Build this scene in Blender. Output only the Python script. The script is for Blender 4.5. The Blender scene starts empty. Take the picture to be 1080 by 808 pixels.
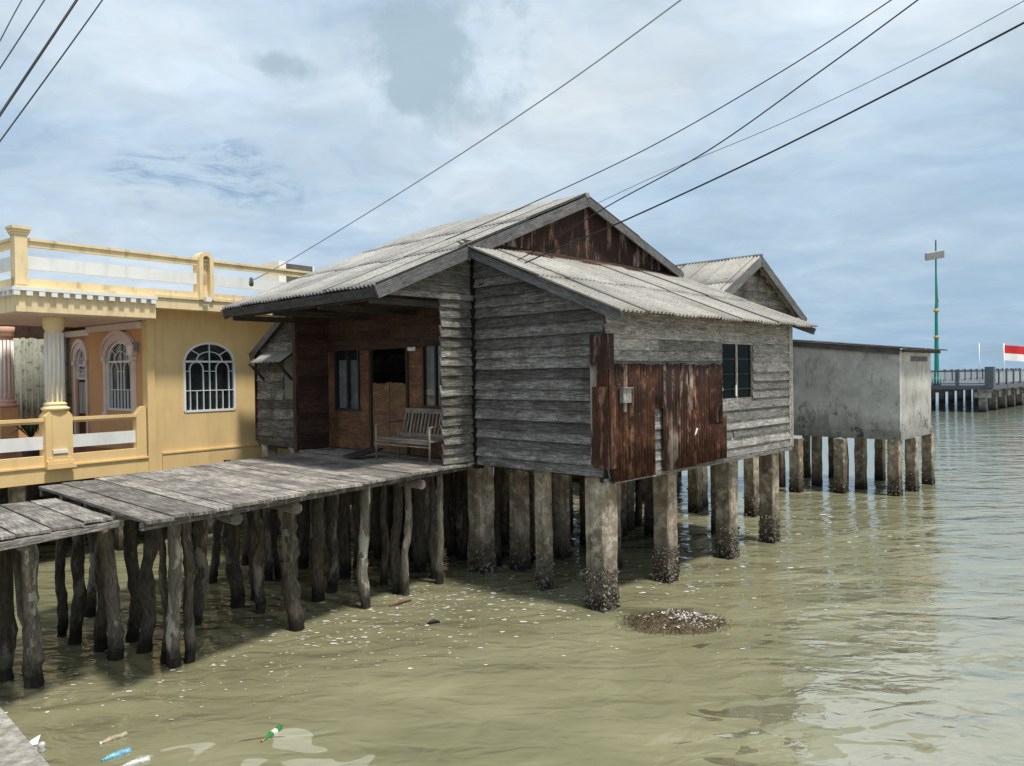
import bpy, math, random
from mathutils import Vector, Matrix, noise
random.seed(7)
R = random.Random(11)
V = Vector
C = bpy.context.scene.collection
sc = bpy.context.scene

# ---------------------------------------------------------------- camera
FPX, EYE = 800.0, 3.5
pitch, roll = math.radians(-0.66), math.radians(-0.8)
Mc = Matrix.Rotation(math.radians(90) + pitch, 3, 'X') @ Matrix.Rotation(roll, 3, 'Z')
CAM = V((0, 0, EYE))
def ray(px, py): return Mc @ V(((px - 540) / FPX, -(py - 404) / FPX, -1.0))
def P(px, py, Y):
    r = ray(px, py); return CAM + r * (Y / r.y)
def W(px, py, z=0.0):
    r = ray(px, py); return CAM + r * ((z - EYE) / r.z)
# frame of the stilt houses: a runs away to the left, b away to the right
O = V((1.35, 11.0, 0)); DB = V((.695, .719, 0)).normalized(); DA = V((-DB.y, DB.x, 0))
UP = V((0, 0, 1))
def AB(a, b, z): return O + DA * a + DB * b + UP * z
def onb(px, py, b):
    r = ray(px, py); p0 = AB(0, b, 0); t = (p0 - CAM).dot(DB) / r.dot(DB)
    p = CAM + r * t; return (p - O).dot(DA), p.z
def ona(px, py, a):
    r = ray(px, py); p0 = AB(a, 0, 0); t = (p0 - CAM).dot(DA) / r.dot(DA)
    p = CAM + r * t; return (p - O).dot(DB), p.z
# frame of the yellow house
az = math.radians(37.8)
F = V((math.sin(az), math.cos(az), 0)); G = V((-F.y, F.x, 0)); O2 = V((-7.52, 15.6, 0))
def YH(t, g, z): return O2 + F * t + G * g + UP * z
def onf(px, py, g=0.0):
    r = ray(px, py); k = (YH(0, g, 0) - CAM).dot(G) / r.dot(G)
    p = CAM + r * k; return (p - O2).dot(F), p.z
def ont(px, py, t=0.0):
    r = ray(px, py); k = (YH(t, 0, 0) - CAM).dot(F) / r.dot(F)
    p = CAM + r * k; return (p - O2).dot(G), p.z

# ---------------------------------------------------------------- node helper
class NT:
    def __init__(s, tree): s.t = tree; s.n = tree.nodes; s.l = tree.links
    def new(s, typ, **kw):
        nd = s.n.new(typ)
        for k, v in kw.items():
            if k.startswith('_'): setattr(nd, k[1:], v)
        return nd
    def put(s, sock, v):
        if v is None: return
        if hasattr(v, 'is_linked') or isinstance(v, bpy.types.NodeSocket): s.l.new(v, sock)
        else:
            if isinstance(v, (int, float)) and hasattr(sock.default_value, '__len__'): v = [v] * len(sock.default_value)
            if hasattr(sock.default_value, '__len__') and len(sock.default_value) == 4 and len(v) == 3: v = (*v, 1)
            sock.default_value = v
    def math(s, op, a, b=None, clamp=False):
        nd = s.n.new('ShaderNodeMath'); nd.operation = op; nd.use_clamp = clamp
        s.put(nd.inputs[0], a); s.put(nd.inputs[1], b); return nd.outputs[0]
    def vmath(s, op, a, b=None):
        nd = s.n.new('ShaderNodeVectorMath'); nd.operation = op
        s.put(nd.inputs[0], a); s.put(nd.inputs[1], b)
        return nd.outputs['Value'] if op in ('DISTANCE', 'LENGTH', 'DOT_PRODUCT') else nd.outputs[0]
    def comb(s, x, y, z):
        nd = s.n.new('ShaderNodeCombineXYZ'); s.put(nd.inputs[0], x); s.put(nd.inputs[1], y); s.put(nd.inputs[2], z); return nd.outputs[0]
    def sep(s, v):
        nd = s.n.new('ShaderNodeSeparateXYZ'); s.put(nd.inputs[0], v); return nd.outputs
    def noise(s, vec, scale, detail=4, rough=.55, dist=0, col=False):
        nd = s.n.new('ShaderNodeTexNoise'); s.put(nd.inputs['Vector'], vec)
        nd.inputs['Scale'].default_value = scale; nd.inputs['Detail'].default_value = detail
        nd.inputs['Roughness'].default_value = rough; nd.inputs['Distortion'].default_value = dist
        return nd.outputs['Color' if col else 'Fac']
    def ramp(s, fac, stops, interp='LINEAR'):
        nd = s.n.new('ShaderNodeValToRGB'); s.put(nd.inputs[0], fac); cr = nd.color_ramp; cr.interpolation = interp
        while len(cr.elements) < len(stops): cr.elements.new(0.5)
        for e, (p, c) in zip(cr.elements, stops):
            e.position = p; e.color = (c, c, c, 1) if isinstance(c, (int, float)) else (*c, 1)
        return nd.outputs[0]
    def mix(s, f, a, b, blend='MIX'):
        nd = s.n.new('ShaderNodeMix'); nd.data_type = 'RGBA'; nd.blend_type = blend
        s.put(nd.inputs[0], f); s.put(nd.inputs[6], a); s.put(nd.inputs[7], b); return nd.outputs[2]
    def mapr(s, v, a, b, c=0., d=1., smooth=False):
        nd = s.n.new('ShaderNodeMapRange')
        if smooth: nd.interpolation_type = 'SMOOTHSTEP'
        s.put(nd.inputs[0], v)
        for i, x in enumerate((a, b, c, d)): nd.inputs[i + 1].default_value = x
        return nd.outputs[0]
    def bump(s, h, strength=.5, dist=.01, normal=None):
        nd = s.n.new('ShaderNodeBump'); nd.inputs['Strength'].default_value = strength; nd.inputs['Distance'].default_value = dist
        s.put(nd.inputs['Height'], h)
        if normal is not None: s.l.new(normal, nd.inputs['Normal'])
        return nd.outputs[0]
def mat(name):
    m = bpy.data.materials.new(name); m.use_nodes = True
    t = NT(m.node_tree); b = m.node_tree.nodes['Principled BSDF']
    return m, t, b
def uvn(t):
    u = t.n.new('ShaderNodeUVMap'); u.uv_map = 'uv'; o = t.sep(u.outputs[0]); return o[0], o[1]
def rndn(t):
    a = t.n.new('ShaderNodeAttribute'); a.attribute_name = 'rnd'; return a.outputs['Fac']
def posn(t): return t.n.new('ShaderNodeNewGeometry').outputs['Position']

def wood(name, dark, mid, light, var=.5, stain=None, rough=.88, grain=16., knots=True, wet=False, st=.42):
    m, t, b = mat(name); u, v = uvn(t); r = rndn(t); rz = t.math('MULTIPLY', r, 41.)
    ga = t.noise(t.comb(t.math('MULTIPLY', u, 1.6), t.math('MULTIPLY', v, grain * 1.3), rz), 2.6, 5, .68, .35)
    gb = t.noise(t.comb(t.math('MULTIPLY', u, 9.), t.math('MULTIPLY', v, 55.), rz), 3.0, 4, .7)
    gc = t.noise(t.comb(t.math('MULTIPLY', u, 7.), t.math('MULTIPLY', v, 13.), rz), 1.7, 5, .7)
    g1 = t.math('ADD', t.math('MULTIPLY', ga, st), t.math('ADD', t.math('MULTIPLY', gb, .28), t.math('MULTIPLY', gc, .72 - st)))
    g2 = t.noise(t.comb(t.math('MULTIPLY', u, 1.3), t.math('MULTIPLY', v, 3.), rz), 1.6, 4, .6)
    col = t.ramp(g1, [(.38, dark), (.5, mid), (.62, light)])
    tone = t.mapr(r, 0, 1, 1 - var * .5, 1 + var * .5)
    tone = t.math('MULTIPLY', tone, t.mapr(g2, .3, .7, .68, 1.25))
    col = t.mix(1., col, t.comb(tone, tone, tone), 'MULTIPLY')
    crack = t.noise(t.comb(t.math('MULTIPLY', u, .7), t.math('MULTIPLY', v, 38.), rz), 2.5, 3, .6)
    cm = t.mapr(crack, .62, .68, 0, .75)
    col = t.mix(cm, col, tuple(x * .25 for x in dark))
    if knots:
        kn = t.noise(t.comb(t.math('MULTIPLY', u, 3.), t.math('MULTIPLY', v, 9.), rz), 1.7, 2, .5)
        col = t.mix(t.mapr(kn, .70, .76, 0, .8), col, tuple(x * .45 for x in dark))
    if stain:
        sn = t.noise(t.vmath('MULTIPLY', posn(t), (1.2, 1.2, .8)), 1.3, 5, .65)
        col = t.mix(t.mapr(sn, .48, .66, 0, .75), col, stain)
    t.put(b.inputs['Base Color'], col); b.inputs['Roughness'].default_value = rough
    h = t.math('SUBTRACT', g1, t.math('MULTIPLY', cm, .8))
    t.put(b.inputs['Normal'], t.bump(h, .7, .006)); b.inputs['Specular IOR Level'].default_value = .25
    return m

M = {}
M['grey_wood'] = wood('weathered_grey_wood', st=.5, dark=(.034, .031, .028), mid=(.160, .149, .133), light=(.39, .372, .343), var=1.0, stain=(.05, .039, .031))
M['pale_wood'] = wood('pale_weathered_wood', (.055, .052, .047), (.225, .215, .20), (.47, .455, .425), .9)
M['deck_wood'] = wood('deck_wood', (.06, .053, .045), (.245, .222, .192), (.50, .465, .41), .75, stain=(.07, .062, .055), st=.58)
M['brown_wood'] = wood('brown_panel_wood', (.06, .028, .016), (.185, .090, .046), (.29, .155, .085), .4, stain=(.05, .026, .018), rough=.6, grain=9)
M['door_wood'] = wood('door_wood', (.09, .05, .024), (.22, .12, .06), (.33, .20, .105), .3, rough=.65, grain=10)
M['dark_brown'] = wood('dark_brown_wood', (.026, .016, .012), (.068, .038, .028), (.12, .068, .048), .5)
M['trim_wood'] = wood('grey_trim_wood', (.06, .060, .060), (.13, .13, .13), (.22, .22, .22), .3)
M['bench_wood'] = wood('bench_wood', (.11, .088, .07), (.24, .20, .16), (.37, .32, .26), .4)
M['old_beam'] = wood('old_beam_wood', (.02, .018, .016), (.05, .046, .04), (.10, .093, .083), .5)

def logmat(name, dark, mid, light, pale):
    m, t, b = mat(name); u, v = uvn(t); r = rndn(t); p = posn(t); rz = t.math('MULTIPLY', r, 37.)
    g = t.noise(t.comb(t.math('MULTIPLY', u, 2.2), t.math('MULTIPLY', v, 14), rz), 2.5, 6, .7, .6)
    col = t.ramp(g, [(.3, dark), (.52, mid), (.72, light)])
    pl = t.noise(t.comb(t.math('MULTIPLY', u, .9), t.math('MULTIPLY', v, 2.5), rz), 1.8, 4, .6)
    col = t.mix(t.math('MULTIPLY', t.mapr(pl, .54, .60, 0, 1), t.mapr(r, .3, .8, 0, .85)), col, pale)
    z = t.sep(p)[2]
    wn = t.math('ADD', z, t.math('MULTIPLY', t.noise(p, 9, 3), -.35))
    col = t.mix(t.mapr(wn, -.05, .16, .85, 0), col, (.012, .011, .009))
    t.put(b.inputs['Base Color'], col); b.inputs['Roughness'].default_value = .9
    t.put(b.inputs['Normal'], t.bump(g, .9, .02)); b.inputs['Specular IOR Level'].default_value = .2
    return m
M['log'] = logmat('bark_log', (.03, .025, .02), (.10, .083, .064), (.21, .18, .145), (.32, .285, .235))
M['pale_log'] = logmat('stripped_log', (.07, .06, .048), (.19, .165, .132), (.34, .305, .25), (.52, .49, .42))

def concrete(name, dark, mid, light, sc_=1.6, algae=None, zlo=0., zhi=.8, streak=True, grit=60):
    m, t, b = mat(name); p = posn(t)
    n1 = t.noise(p, sc_, 7, .65); n2 = t.noise(p, grit, 3, .6)
    col = t.ramp(n1, [(.3, dark), (.5, mid), (.68, light)])
    if streak:
        n3 = t.noise(t.vmath('MULTIPLY', p, (5, 5, .5)), 1.5, 5, .6)
        col = t.mix(t.mapr(n3, .48, .68, 0, .6), col, tuple(x * .5 for x in dark))
    col = t.mix(t.mapr(n2, .35, .6, .25, 0), col, tuple(x * .5 for x in dark))
    if algae:
        wp = t.noise(p, 6., 5, .7); col = t.mix(t.mapr(wp, .5, .62, 0, .6), col, tuple(min(1, x * 1.35) for x in light)); col = t.mix(t.mapr(t.noise(p, 2.6, 5, .65), .52, .62, 0, .45), col, (.26, .15, .085))
        z = t.math('ADD', t.sep(p)[2], t.math('MULTIPLY', t.noise(p, 5, 4), -.9))
        col = t.mix(t.mapr(z, zlo - .45, zhi - .45, .95, 0), col, algae)
        z2 = t.math('ADD', t.sep(p)[2], t.math('MULTIPLY', t.noise(p, 14, 3), -.3))
        col = t.mix(t.mapr(z2, -.1, .1, .9, 0), col, (.014, .012, .009))
    t.put(b.inputs['Base Color'], col); b.inputs['Roughness'].default_value = .92
    t.put(b.inputs['Normal'], t.bump(t.math('ADD', n1, t.math('MULTIPLY', n2, .25)), .6, .02))
    b.inputs['Specular IOR Level'].default_value = .25
    return m
def stained(*a, **k):
    m = concrete(*a, **k); t = NT(m.node_tree); b = t.n['Principled BSDF']; c0 = b.inputs['Base Color'].links[0].from_socket; p = posn(t)
    s1 = t.noise(t.vmath('MULTIPLY', p, (3, 3, 1.1)), 1.1, 7, .72); z = t.sep(p)[2]
    low = t.mapr(t.math('ADD', z, t.math('MULTIPLY', s1, -1.6)), .75, 1.55, .75, 0)
    c1 = t.mix(low, c0, (.17, .165, .15))
    c1 = t.mix(t.mapr(s1, .53, .66, 0, .6), c1, (.14, .138, .13))
    sp = t.noise(p, 2.6, 6, .8); c1 = t.mix(t.math('MULTIPLY', t.mapr(sp, .56, .61, 0, .85), t.mapr(z, 2.0, 2.9, 1, 0)), c1, (.035, .035, .032))
    cr = t.noise(t.vmath('MULTIPLY', p, (2, 2, 1.4)), 1.6, 3, .55, 1.4); crk = t.math('ABSOLUTE', t.math('SUBTRACT', cr, .5))
    c1 = t.mix(t.mapr(crk, .0, .006, .5, 0), c1, (.10, .10, .095))
    t.put(b.inputs['Base Color'], c1); return m
M['pile'] = concrete('old_pile_concrete', (.13, .105, .078), (.30, .25, .19), (.50, .44, .35), 3.8, (.065, .05, .035), .2, .95)
M['house_concrete'] = stained('render_grey', (.34, .34, .335), (.47, .47, .46), (.60, .60, .585), 1.7, streak=False)
M['pale_concrete'] = stained('render_pale', (.28, .28, .26), (.42, .42, .39), (.55, .54, .50), 1.6, streak=False)
M['path_concrete'] = concrete('path_concrete', (.13, .12, .10), (.29, .265, .225), (.46, .43, .375), 14., streak=False, grit=90)
M['jetty_concrete'] = concrete('jetty_concrete', (.16, .155, .14), (.27, .26, .235), (.38, .365, .33), 1., (.05, .045, .035), .2, .9)

def plain(name, col, rough=.6, metal=0., var=.12, dirt=.0, dcol=(.1, .08, .05), scale=2., bump=.15, spec=.4):
    m, t, b = mat(name); p = posn(t); n = t.noise(p, scale, 5, .6)
    k = t.mapr(n, .3, .7, 1 - var, 1 + var)
    c = t.mix(1., col, t.comb(k, k, k), 'MULTIPLY')
    if dirt:
        n3 = t.noise(t.vmath('MULTIPLY', p, (3.2, 3.2, .55)), 1.7, 6, .65)
        c = t.mix(t.mapr(n3, .5, .72, 0, dirt), c, dcol)
    t.put(b.inputs['Base Color'], c); b.inputs['Roughness'].default_value = rough; b.inputs['Metallic'].default_value = metal
    b.inputs['Specular IOR Level'].default_value = spec
    t.put(b.inputs['Normal'], t.bump(t.noise(p, 22, 4), bump, .01))
    return m
M['yellow'] = plain('yellow_plaster', (.79, .565, .27), .75, dirt=.38, dcol=(.55, .37, .16), var=.08, scale=1.2)
M['cream'] = plain('cream_plaster', (.78, .62, .36), .75, dirt=.6, dcol=(.34, .26, .15), var=.1)
M['orange'] = plain('orange_plaster', (.66, .37, .17), .75, dirt=.2, dcol=(.4, .2, .09), var=.06)
M['white'] = plain('white_paint', (.78, .78, .76), .55, dirt=.35, dcol=(.42, .41, .38), var=.06)
M['white_clean'] = plain('white_frame_paint', (.80, .81, .82), .4, var=.03)
M['pinkish'] = plain('pink_white_plaster', (.76, .64, .57), .7, dirt=.25, dcol=(.5, .35, .26))
M['shaded_pink'] = plain('shaded_pink_column', (.62, .38, .28), .7, var=.08)  # rear column: shade and orange-pink bounce put into its colour
M['floor_tile'] = plain('red_floor_tile', (.18, .05, .035), .35)
M['black'] = plain('black_rubber', (.012, .012, .014), .6)
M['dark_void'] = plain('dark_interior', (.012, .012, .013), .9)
M['green_paint'] = plain('green_paint', (.0, .23, .16), .4, var=.05)
M['gold'] = plain('gold_paint', (.45, .27, .08), .4)
M['grey_metal'] = plain('grey_metal', (.22, .23, .25), .45, .3)
M['jetty_grey'] = plain('dark_grey_paint', (.09, .10, .125), .6)
M['jetty_light'] = plain('light_grey_baluster', (.62, .63, .62), .6)
M['red'] = plain('red_cloth', (.55, .02, .025), .8, var=.05)
M['cloth_white'] = plain('white_cloth', (.8, .8, .8), .8, var=.03)
M['curtain'] = plain('pale_curtain', (.62, .68, .70), .9, var=.3, scale=6)
M['sign_grey'] = plain('dark_grey_block', (.10, .10, .105), .8, var=.3, scale=4)
M['brown_frame'] = plain('brown_frame_paint', (.07, .028, .016), .5)
M['dark_frame'] = plain('dark_frame', (.03, .02, .018), .5)
M['cable_white'] = plain('pale_cable', (.33, .33, .34), .5)
M['annex_grey'] = plain('green_grey_board', (.16, .17, .14), .8, var=.3)

def roofing(name, base, lightc, speck, sscale=30.):
    m, t, b = mat(name); u, v = uvn(t); r = rndn(t); p = posn(t)
    n1 = t.noise(p, 1.2, 6, .65); n2 = t.noise(p, sscale, 2, .7); n3 = t.noise(p, 9., 4, .7)
    col = t.ramp(n1, [(.3, base), (.7, lightc)])
    col = t.mix(t.mapr(n2, .55, .64, 0, .62), col, speck)
    col = t.mix(t.mapr(n3, .60, .72, 0, .55), col, tuple(x * 1.7 for x in speck))
    k = t.mapr(r, 0, 1, .84, 1.1); col = t.mix(1., col, t.comb(k, k, k), 'MULTIPLY')
    col = t.mix(t.mapr(v, .018, .034, .85, 0), col, (.05, .045, .04))
    t.put(b.inputs['Base Color'], col); b.inputs['Roughness'].default_value = .95
    b.inputs['Specular IOR Level'].default_value = .15
    t.put(b.inputs['Normal'], t.bump(n3, .4, .01)); return m
M['roof'] = roofing('fibre_cement_roof', (.28, .268, .24), (.44, .42, .38), (.10, .09, .075))
M['roof_dull'] = roofing('old_grey_roof', (.26, .25, .237), (.41, .40, .37), (.09, .08, .07))
M['curtain_sheet'] = roofing('pale_corrugated_sheet', (.22, .23, .19), (.38, .39, .32), (.07, .07, .05), 9)

def rust(name, zinc=.5, zlo=.58):
    m, t, b = mat(name); u, v = uvn(t); r = rndn(t); p = posn(t); rz = t.math('MULTIPLY', r, 23.)
    # u = up the sheet, v = across
    s1 = t.noise(t.comb(t.math('MULTIPLY', u, 2.4), t.math('MULTIPLY', v, 5.5), rz), 2.0, 8, .74)
    s2 = t.noise(t.comb(t.math('MULTIPLY', u, .55), t.math('MULTIPLY', v, 3.2), rz), 1.4, 5, .65, .4)
    fine = t.noise(p, 45, 4, .7)
    col = t.ramp(s1, [(.30, (.022, .012, .010)), (.48, (.055, .024, .016)), (.60, (.105, .042, .022)), (.72, (.18, .085, .048)), (.8, (.30, .20, .13))])
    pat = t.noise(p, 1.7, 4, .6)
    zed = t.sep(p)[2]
    col = t.mix(t.mapr(t.math('ADD', pat, t.math('MULTIPLY', t.math('SUBTRACT', zed, 3.0), .14)), .42, .62, .0, .85), col, (.024, .014, .012))  # rust darkened towards the top, eave shade painted into the colour
    orange = t.mapr(t.math('ADD', s2, t.math('MULTIPLY', s1, .6)), .84, .96, 0, .6); col = t.mix(orange, col, (.34, .17, .09))
    zc = t.mix(t.mapr(fine, .3, .7, 0, 1), (.26, .25, .235), (.36, .345, .325))
    zm = t.mapr(t.math('ADD', s2, t.math('ADD', t.math('MULTIPLY', fine, .07), t.math('MULTIPLY', s1, .12))), zlo + .05, zlo + .16, 0, zinc)
    col = t.mix(zm, col, zc)
    t.put(b.inputs['Base Color'], col); b.inputs['Roughness'].default_value = .85
    b.inputs['Specular IOR Level'].default_value = .25
    t.put(b.inputs['Normal'], t.bump(fine, .35, .006)); return m
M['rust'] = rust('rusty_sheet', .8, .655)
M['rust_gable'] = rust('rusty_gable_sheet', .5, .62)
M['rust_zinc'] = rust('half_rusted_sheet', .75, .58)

def glassm(name, tint=(.02, .025, .03), alpha=.75, spec=1.0):
    m, t, b = mat(name)
    b.inputs['Base Color'].default_value = (*tint, 1); b.inputs['Roughness'].default_value = .04
    b.inputs['IOR'].default_value = 2.0; b.inputs['Alpha'].default_value = alpha
    return m
M['glass'] = glassm('window_glass', alpha=.35)
M['black_glass'] = glassm('black_glass', (.004, .007, .006), 1.)
M['black_glass'].node_tree.nodes['Principled BSDF'].inputs['IOR'].default_value = 1.12
M['dark_glass'] = glassm('dark_glass', (.012, .02, .02), .93)

# ---------------------------------------------------------------- mesh builder
class MB:
    def __init__(s): s.v = []; s.f = []; s.uv = []; s.r = []; s.smooth = []
    def face(s, idx, uvs, sm=False): s.f.append(idx); s.uv.append(uvs); s.smooth.append(sm)
    def add(s, p, r=.5): s.v.append(V(p)); s.r.append(r); return len(s.v) - 1
    def hexa(s, p, r=None, sm=False):
        """8 points: p[0..3] one end loop, p[4..7] the other; u runs from end to end"""
        if r is None: r = R.random()
        i = [s.add(q, r) for q in p]; off = R.random() * 9
        L = (V(p[4]) - V(p[0])).length; acc = 0
        for k in range(4):
            a, b = k, (k + 1) % 4; w = (V(p[a]) - V(p[b])).length
            s.face([i[a], i[b], i[b + 4], i[a + 4]], [(off, acc), (off, acc + w), (off + L, acc + w), (off + L, acc)]); acc += w
        w = (V(p[0]) - V(p[1])).length; h = (V(p[1]) - V(p[2])).length
        s.face([i[3], i[2], i[1], i[0]], [(off, h), (off + .01, h), (off + .01, 0), (off, 0)])
        s.face([i[4], i[5], i[6], i[7]], [(off, 0), (off + .01, 0), (off + .01, h), (off, h)])
    def beam(s, p0, p1, w, h, up=UP, r=None):
        """bar from p0 to p1, w across, h along up, centred"""
        p0 = V(p0); p1 = V(p1); d = (p1 - p0).normalized(); up = V(up)
        sd = d.cross(up)
        if sd.length < 1e-4: sd = d.cross(V((1, 0, 0)))
        sd.normalize(); u2 = sd.cross(d).normalized()
        q = []
        for c in (p0, p1): q += [c - sd * w / 2 - u2 * h / 2, c + sd * w / 2 - u2 * h / 2, c + sd * w / 2 + u2 * h / 2, c - sd * w / 2 + u2 * h / 2]
        s.hexa(q, r)
    def bbox(s, fr, a0, a1, b0, b1, z0, z1, r=None):
        """box in a frame function fr(a,b,z); u along the longest side"""
        da, db, dz = abs(a1 - a0), abs(b1 - b0), abs(z1 - z0)
        if da >= db and da >= dz: q = [fr(a, b, z) for a in (a0, a1) for (b, z) in ((b0, z0), (b1, z0), (b1, z1), (b0, z1))]
        elif db >= dz: q = [fr(a, b, z) for b in (b0, b1) for (a, z) in ((a0, z0), (a1, z0), (a1, z1), (a0, z1))]
        else: q = [fr(a, b, z) for z in (z0, z1) for (a, b) in ((a0, b0), (a1, b0), (a1, b1), (a0, b1))]
        s.hexa(q, r)
    def board(s, p0, p1, out, width, th=.022, tilt=.02, seg=None, jit=.006, r=None, jend=.0, wv=.0):
        """clapboard whose lower edge runs p0->p1; its foot stands out by tilt"""
        p0 = V(p0); p1 = V(p1); L = (p1 - p0).length
        if L < .03: return
        if r is None: r = R.random()
        seg = seg or max(2, int(L / .35)); off = R.random() * 50; ph = R.random() * 99
        e0 = (R.random() - .5) * jend; e1 = (R.random() - .5) * jend; rows = []
        for i in range(seg + 1):
            f = i / seg; c = p0.lerp(p1, f)
            if i == 0: c += (p0 - p1).normalized() * e0
            if i == seg: c += (p1 - p0).normalized() * e1
            j = noise.noise(V((ph, f * L * 1.6, 0))) * jit * 2 + (R.random() - .5) * jit; k = noise.noise(V((ph + 7, f * L * 1.1, 0))) * (wv + jit)
            t1 = tilt + k
            lo = c + UP * j; hi = c + UP * (width + jit * (R.random() - .5))
            rows.append([s.add(lo + out * (t1 + th), r), s.add(lo + out * t1, r), s.add(hi, r), s.add(hi + out * th, r)])
        for i in range(seg):
            A_, B_ = rows[i], rows[i + 1]; u0 = off + i / seg * L; u1 = off + (i + 1) / seg * L
            vs = [0, th, th + width, 2 * th + width, 2 * th + 2 * width]
            for k in range(4):
                n = (k + 1) % 4
                s.face([A_[k], A_[n], B_[n], B_[k]], [(u0, vs[k]), (u0, vs[k + 1]), (u1, vs[k + 1]), (u1, vs[k])])
        for row, u, fl in ((rows[0], off, 0), (rows[-1], off + L, 1)):
            ix = row if fl else row[::-1]
            s.face(ix, [(u, 0), (u, th), (u + .01, th), (u + .01, 0)])
    def corr(s, o, U, Vv, w, l, pitch=.12, amp=.02, th=.006, r=None, nl=3, lift=0., ragged=0., start=0., per=8):
        """corrugated sheet: o corner, U unit across (w), Vv unit along the ribs (l)"""
        if r is None: r = R.random()
        N = U.cross(Vv).normalized(); nx = max(2, int(w / pitch * per)); off = R.random() * 30
        top = []; bot = []
        edge = [R.random() * ragged for _ in range(nx // 3 + 3)]
        for i in range(nx + 1):
            x = w * i / nx; z = amp * math.sin((x + start) / pitch * 2 * math.pi) + lift
            ct = []; cb = []
            for j in range(nl + 1):
                y = l * j / nl
                if j == 0 and ragged: y += edge[i // 3]
                c = V(o) + U * x + Vv * y + N * z
                ct.append(s.add(c, r)); cb.append(s.add(c - N * th, r))
            top.append(ct); bot.append(cb)
        for i in range(nx):
            for j in range(nl):
                u0, u1 = off + l * j / nl, off + l * (j + 1) / nl; v0, v1 = w * i / nx, w * (i + 1) / nx
                s.face([top[i][j], top[i + 1][j], top[i + 1][j + 1], top[i][j + 1]], [(u0, v0), (u0, v1), (u1, v1), (u1, v0)], True)
                s.face([bot[i][j + 1], bot[i + 1][j + 1], bot[i + 1][j], bot[i][j]], [(u1, v0), (u1, v1), (u0, v1), (u0, v0)], True)
        for i in range(nx):
            for j, fl in ((0, 1), (nl, 0)):
                q = [top[i][j], bot[i][j], bot[i + 1][j], top[i + 1][j]]
                if not fl: q = q[::-1]
                s.face(q, [(off, 0)] * 4)
        for j in range(nl):
            s.face([top[0][j], top[0][j + 1], bot[0][j + 1], bot[0][j]], [(off, 0)] * 4)
            s.face([top[nx][j + 1], top[nx][j], bot[nx][j], bot[nx][j + 1]], [(off, 0)] * 4)
    def tube(s, pts, rad, n=10, r=None, rough=0., cap=True, sm=True, freq=5.):
        if r is None: r = R.random()
        pts = [V(p) for p in pts]
        if not hasattr(rad, '__len__'): rad = [rad] * len(pts)
        rings = []; acc = 0; us = []; off = R.random() * 20; ref = None
        for i, p in enumerate(pts):
            d = (pts[min(i + 1, len(pts) - 1)] - pts[max(i - 1, 0)]).normalized()
            if ref is None: ref = V((0, 0, 1)) if abs(d.z) < .9 else V((1, 0, 0))
            x = (ref - d * ref.dot(d)).normalized(); y = d.cross(x); ref = x
            if i: acc += (p - pts[i - 1]).length
            us.append(acc + off); ring = []
            for k in range(n):
                a = 2 * math.pi * k / n; dv = x * math.cos(a) + y * math.sin(a); rr = rad[i]
                if rough: rr *= 1 + rough * noise.noise((p + dv * rr) * freq + V((r * 90, 0, 0))) + rough * .5 * noise.noise((p + dv * rr) * freq * 3.1)
                ring.append(s.add(p + dv * rr, r))
            rings.append(ring)
        for i in range(len(pts) - 1):
            for k in range(n):
                k2 = (k + 1) % n; w0 = 2 * math.pi * rad[i] * k / n; w1 = 2 * math.pi * rad[i] * (k + 1) / n
                s.face([rings[i][k], rings[i][k2], rings[i + 1][k2], rings[i + 1][k]], [(us[i], w0), (us[i], w1), (us[i + 1], w1), (us[i + 1], w0)], sm)
        if cap:
            s.face(rings[0][::-1], [(off, .1 * k) for k in range(n)]); s.face(rings[-1], [(off + .3, .02 * k) for k in range(n)])
    def lathe(s, base, prof, n=20, r=None, flute=0, fd=0.):
        """prof: (radius, height) pairs from the base up"""
        if r is None: r = R.random()
        rings = []
        for (rr, h) in prof:
            ring = []
            for k in range(n):
                a = 2 * math.pi * k / n; q = rr
                ring.append(s.add(V(base) + V((math.cos(a) * q, math.sin(a) * q, h)), r))
            rings.append(ring)
        for i in range(len(prof) - 1):
            for k in range(n):
                k2 = (k + 1) % n
                s.face([rings[i][k], rings[i][k2], rings[i + 1][k2], rings[i + 1][k]], [(prof[i][1], k * .05), (prof[i][1], k * .05 + .05), (prof[i + 1][1], k * .05 + .05), (prof[i + 1][1], k * .05)], n > 8 and abs(prof[i][0] - prof[i + 1][0]) < .02)
        s.face(rings[0][::-1], [(0, 0)] * n); s.face(rings[-1], [(0, 0)] * n)
    def prism(s, pts, ext, r=None):
        """polygon pts extruded by vector ext"""
        if r is None: r = R.random()
        n = len(pts); pts = [V(p) for p in pts]; ext = V(ext)
        nn = V((0, 0, 0))
        for i in range(n): nn += (pts[i] - pts[0]).cross(pts[(i + 1) % n] - pts[0])
        if nn.dot(ext) > 0: pts = pts[::-1]
        a = [s.add(p, r) for p in pts]; b = [s.add(p + ext, r) for p in pts]
        e1 = (pts[1] - pts[0]).normalized(); e2 = nn.normalized().cross(e1)
        uv = [((p - pts[0]).dot(e1), (p - pts[0]).dot(e2)) for p in pts]
        s.face(a, uv); s.face(b[::-1], uv[::-1])
        for i in range(n):
            j = (i + 1) % n; L = (pts[i] - pts[j]).length
            s.face([a[j], a[i], b[i], b[j]], [(L, 0), (0, 0), (0, ext.length), (L, ext.length)])
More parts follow.
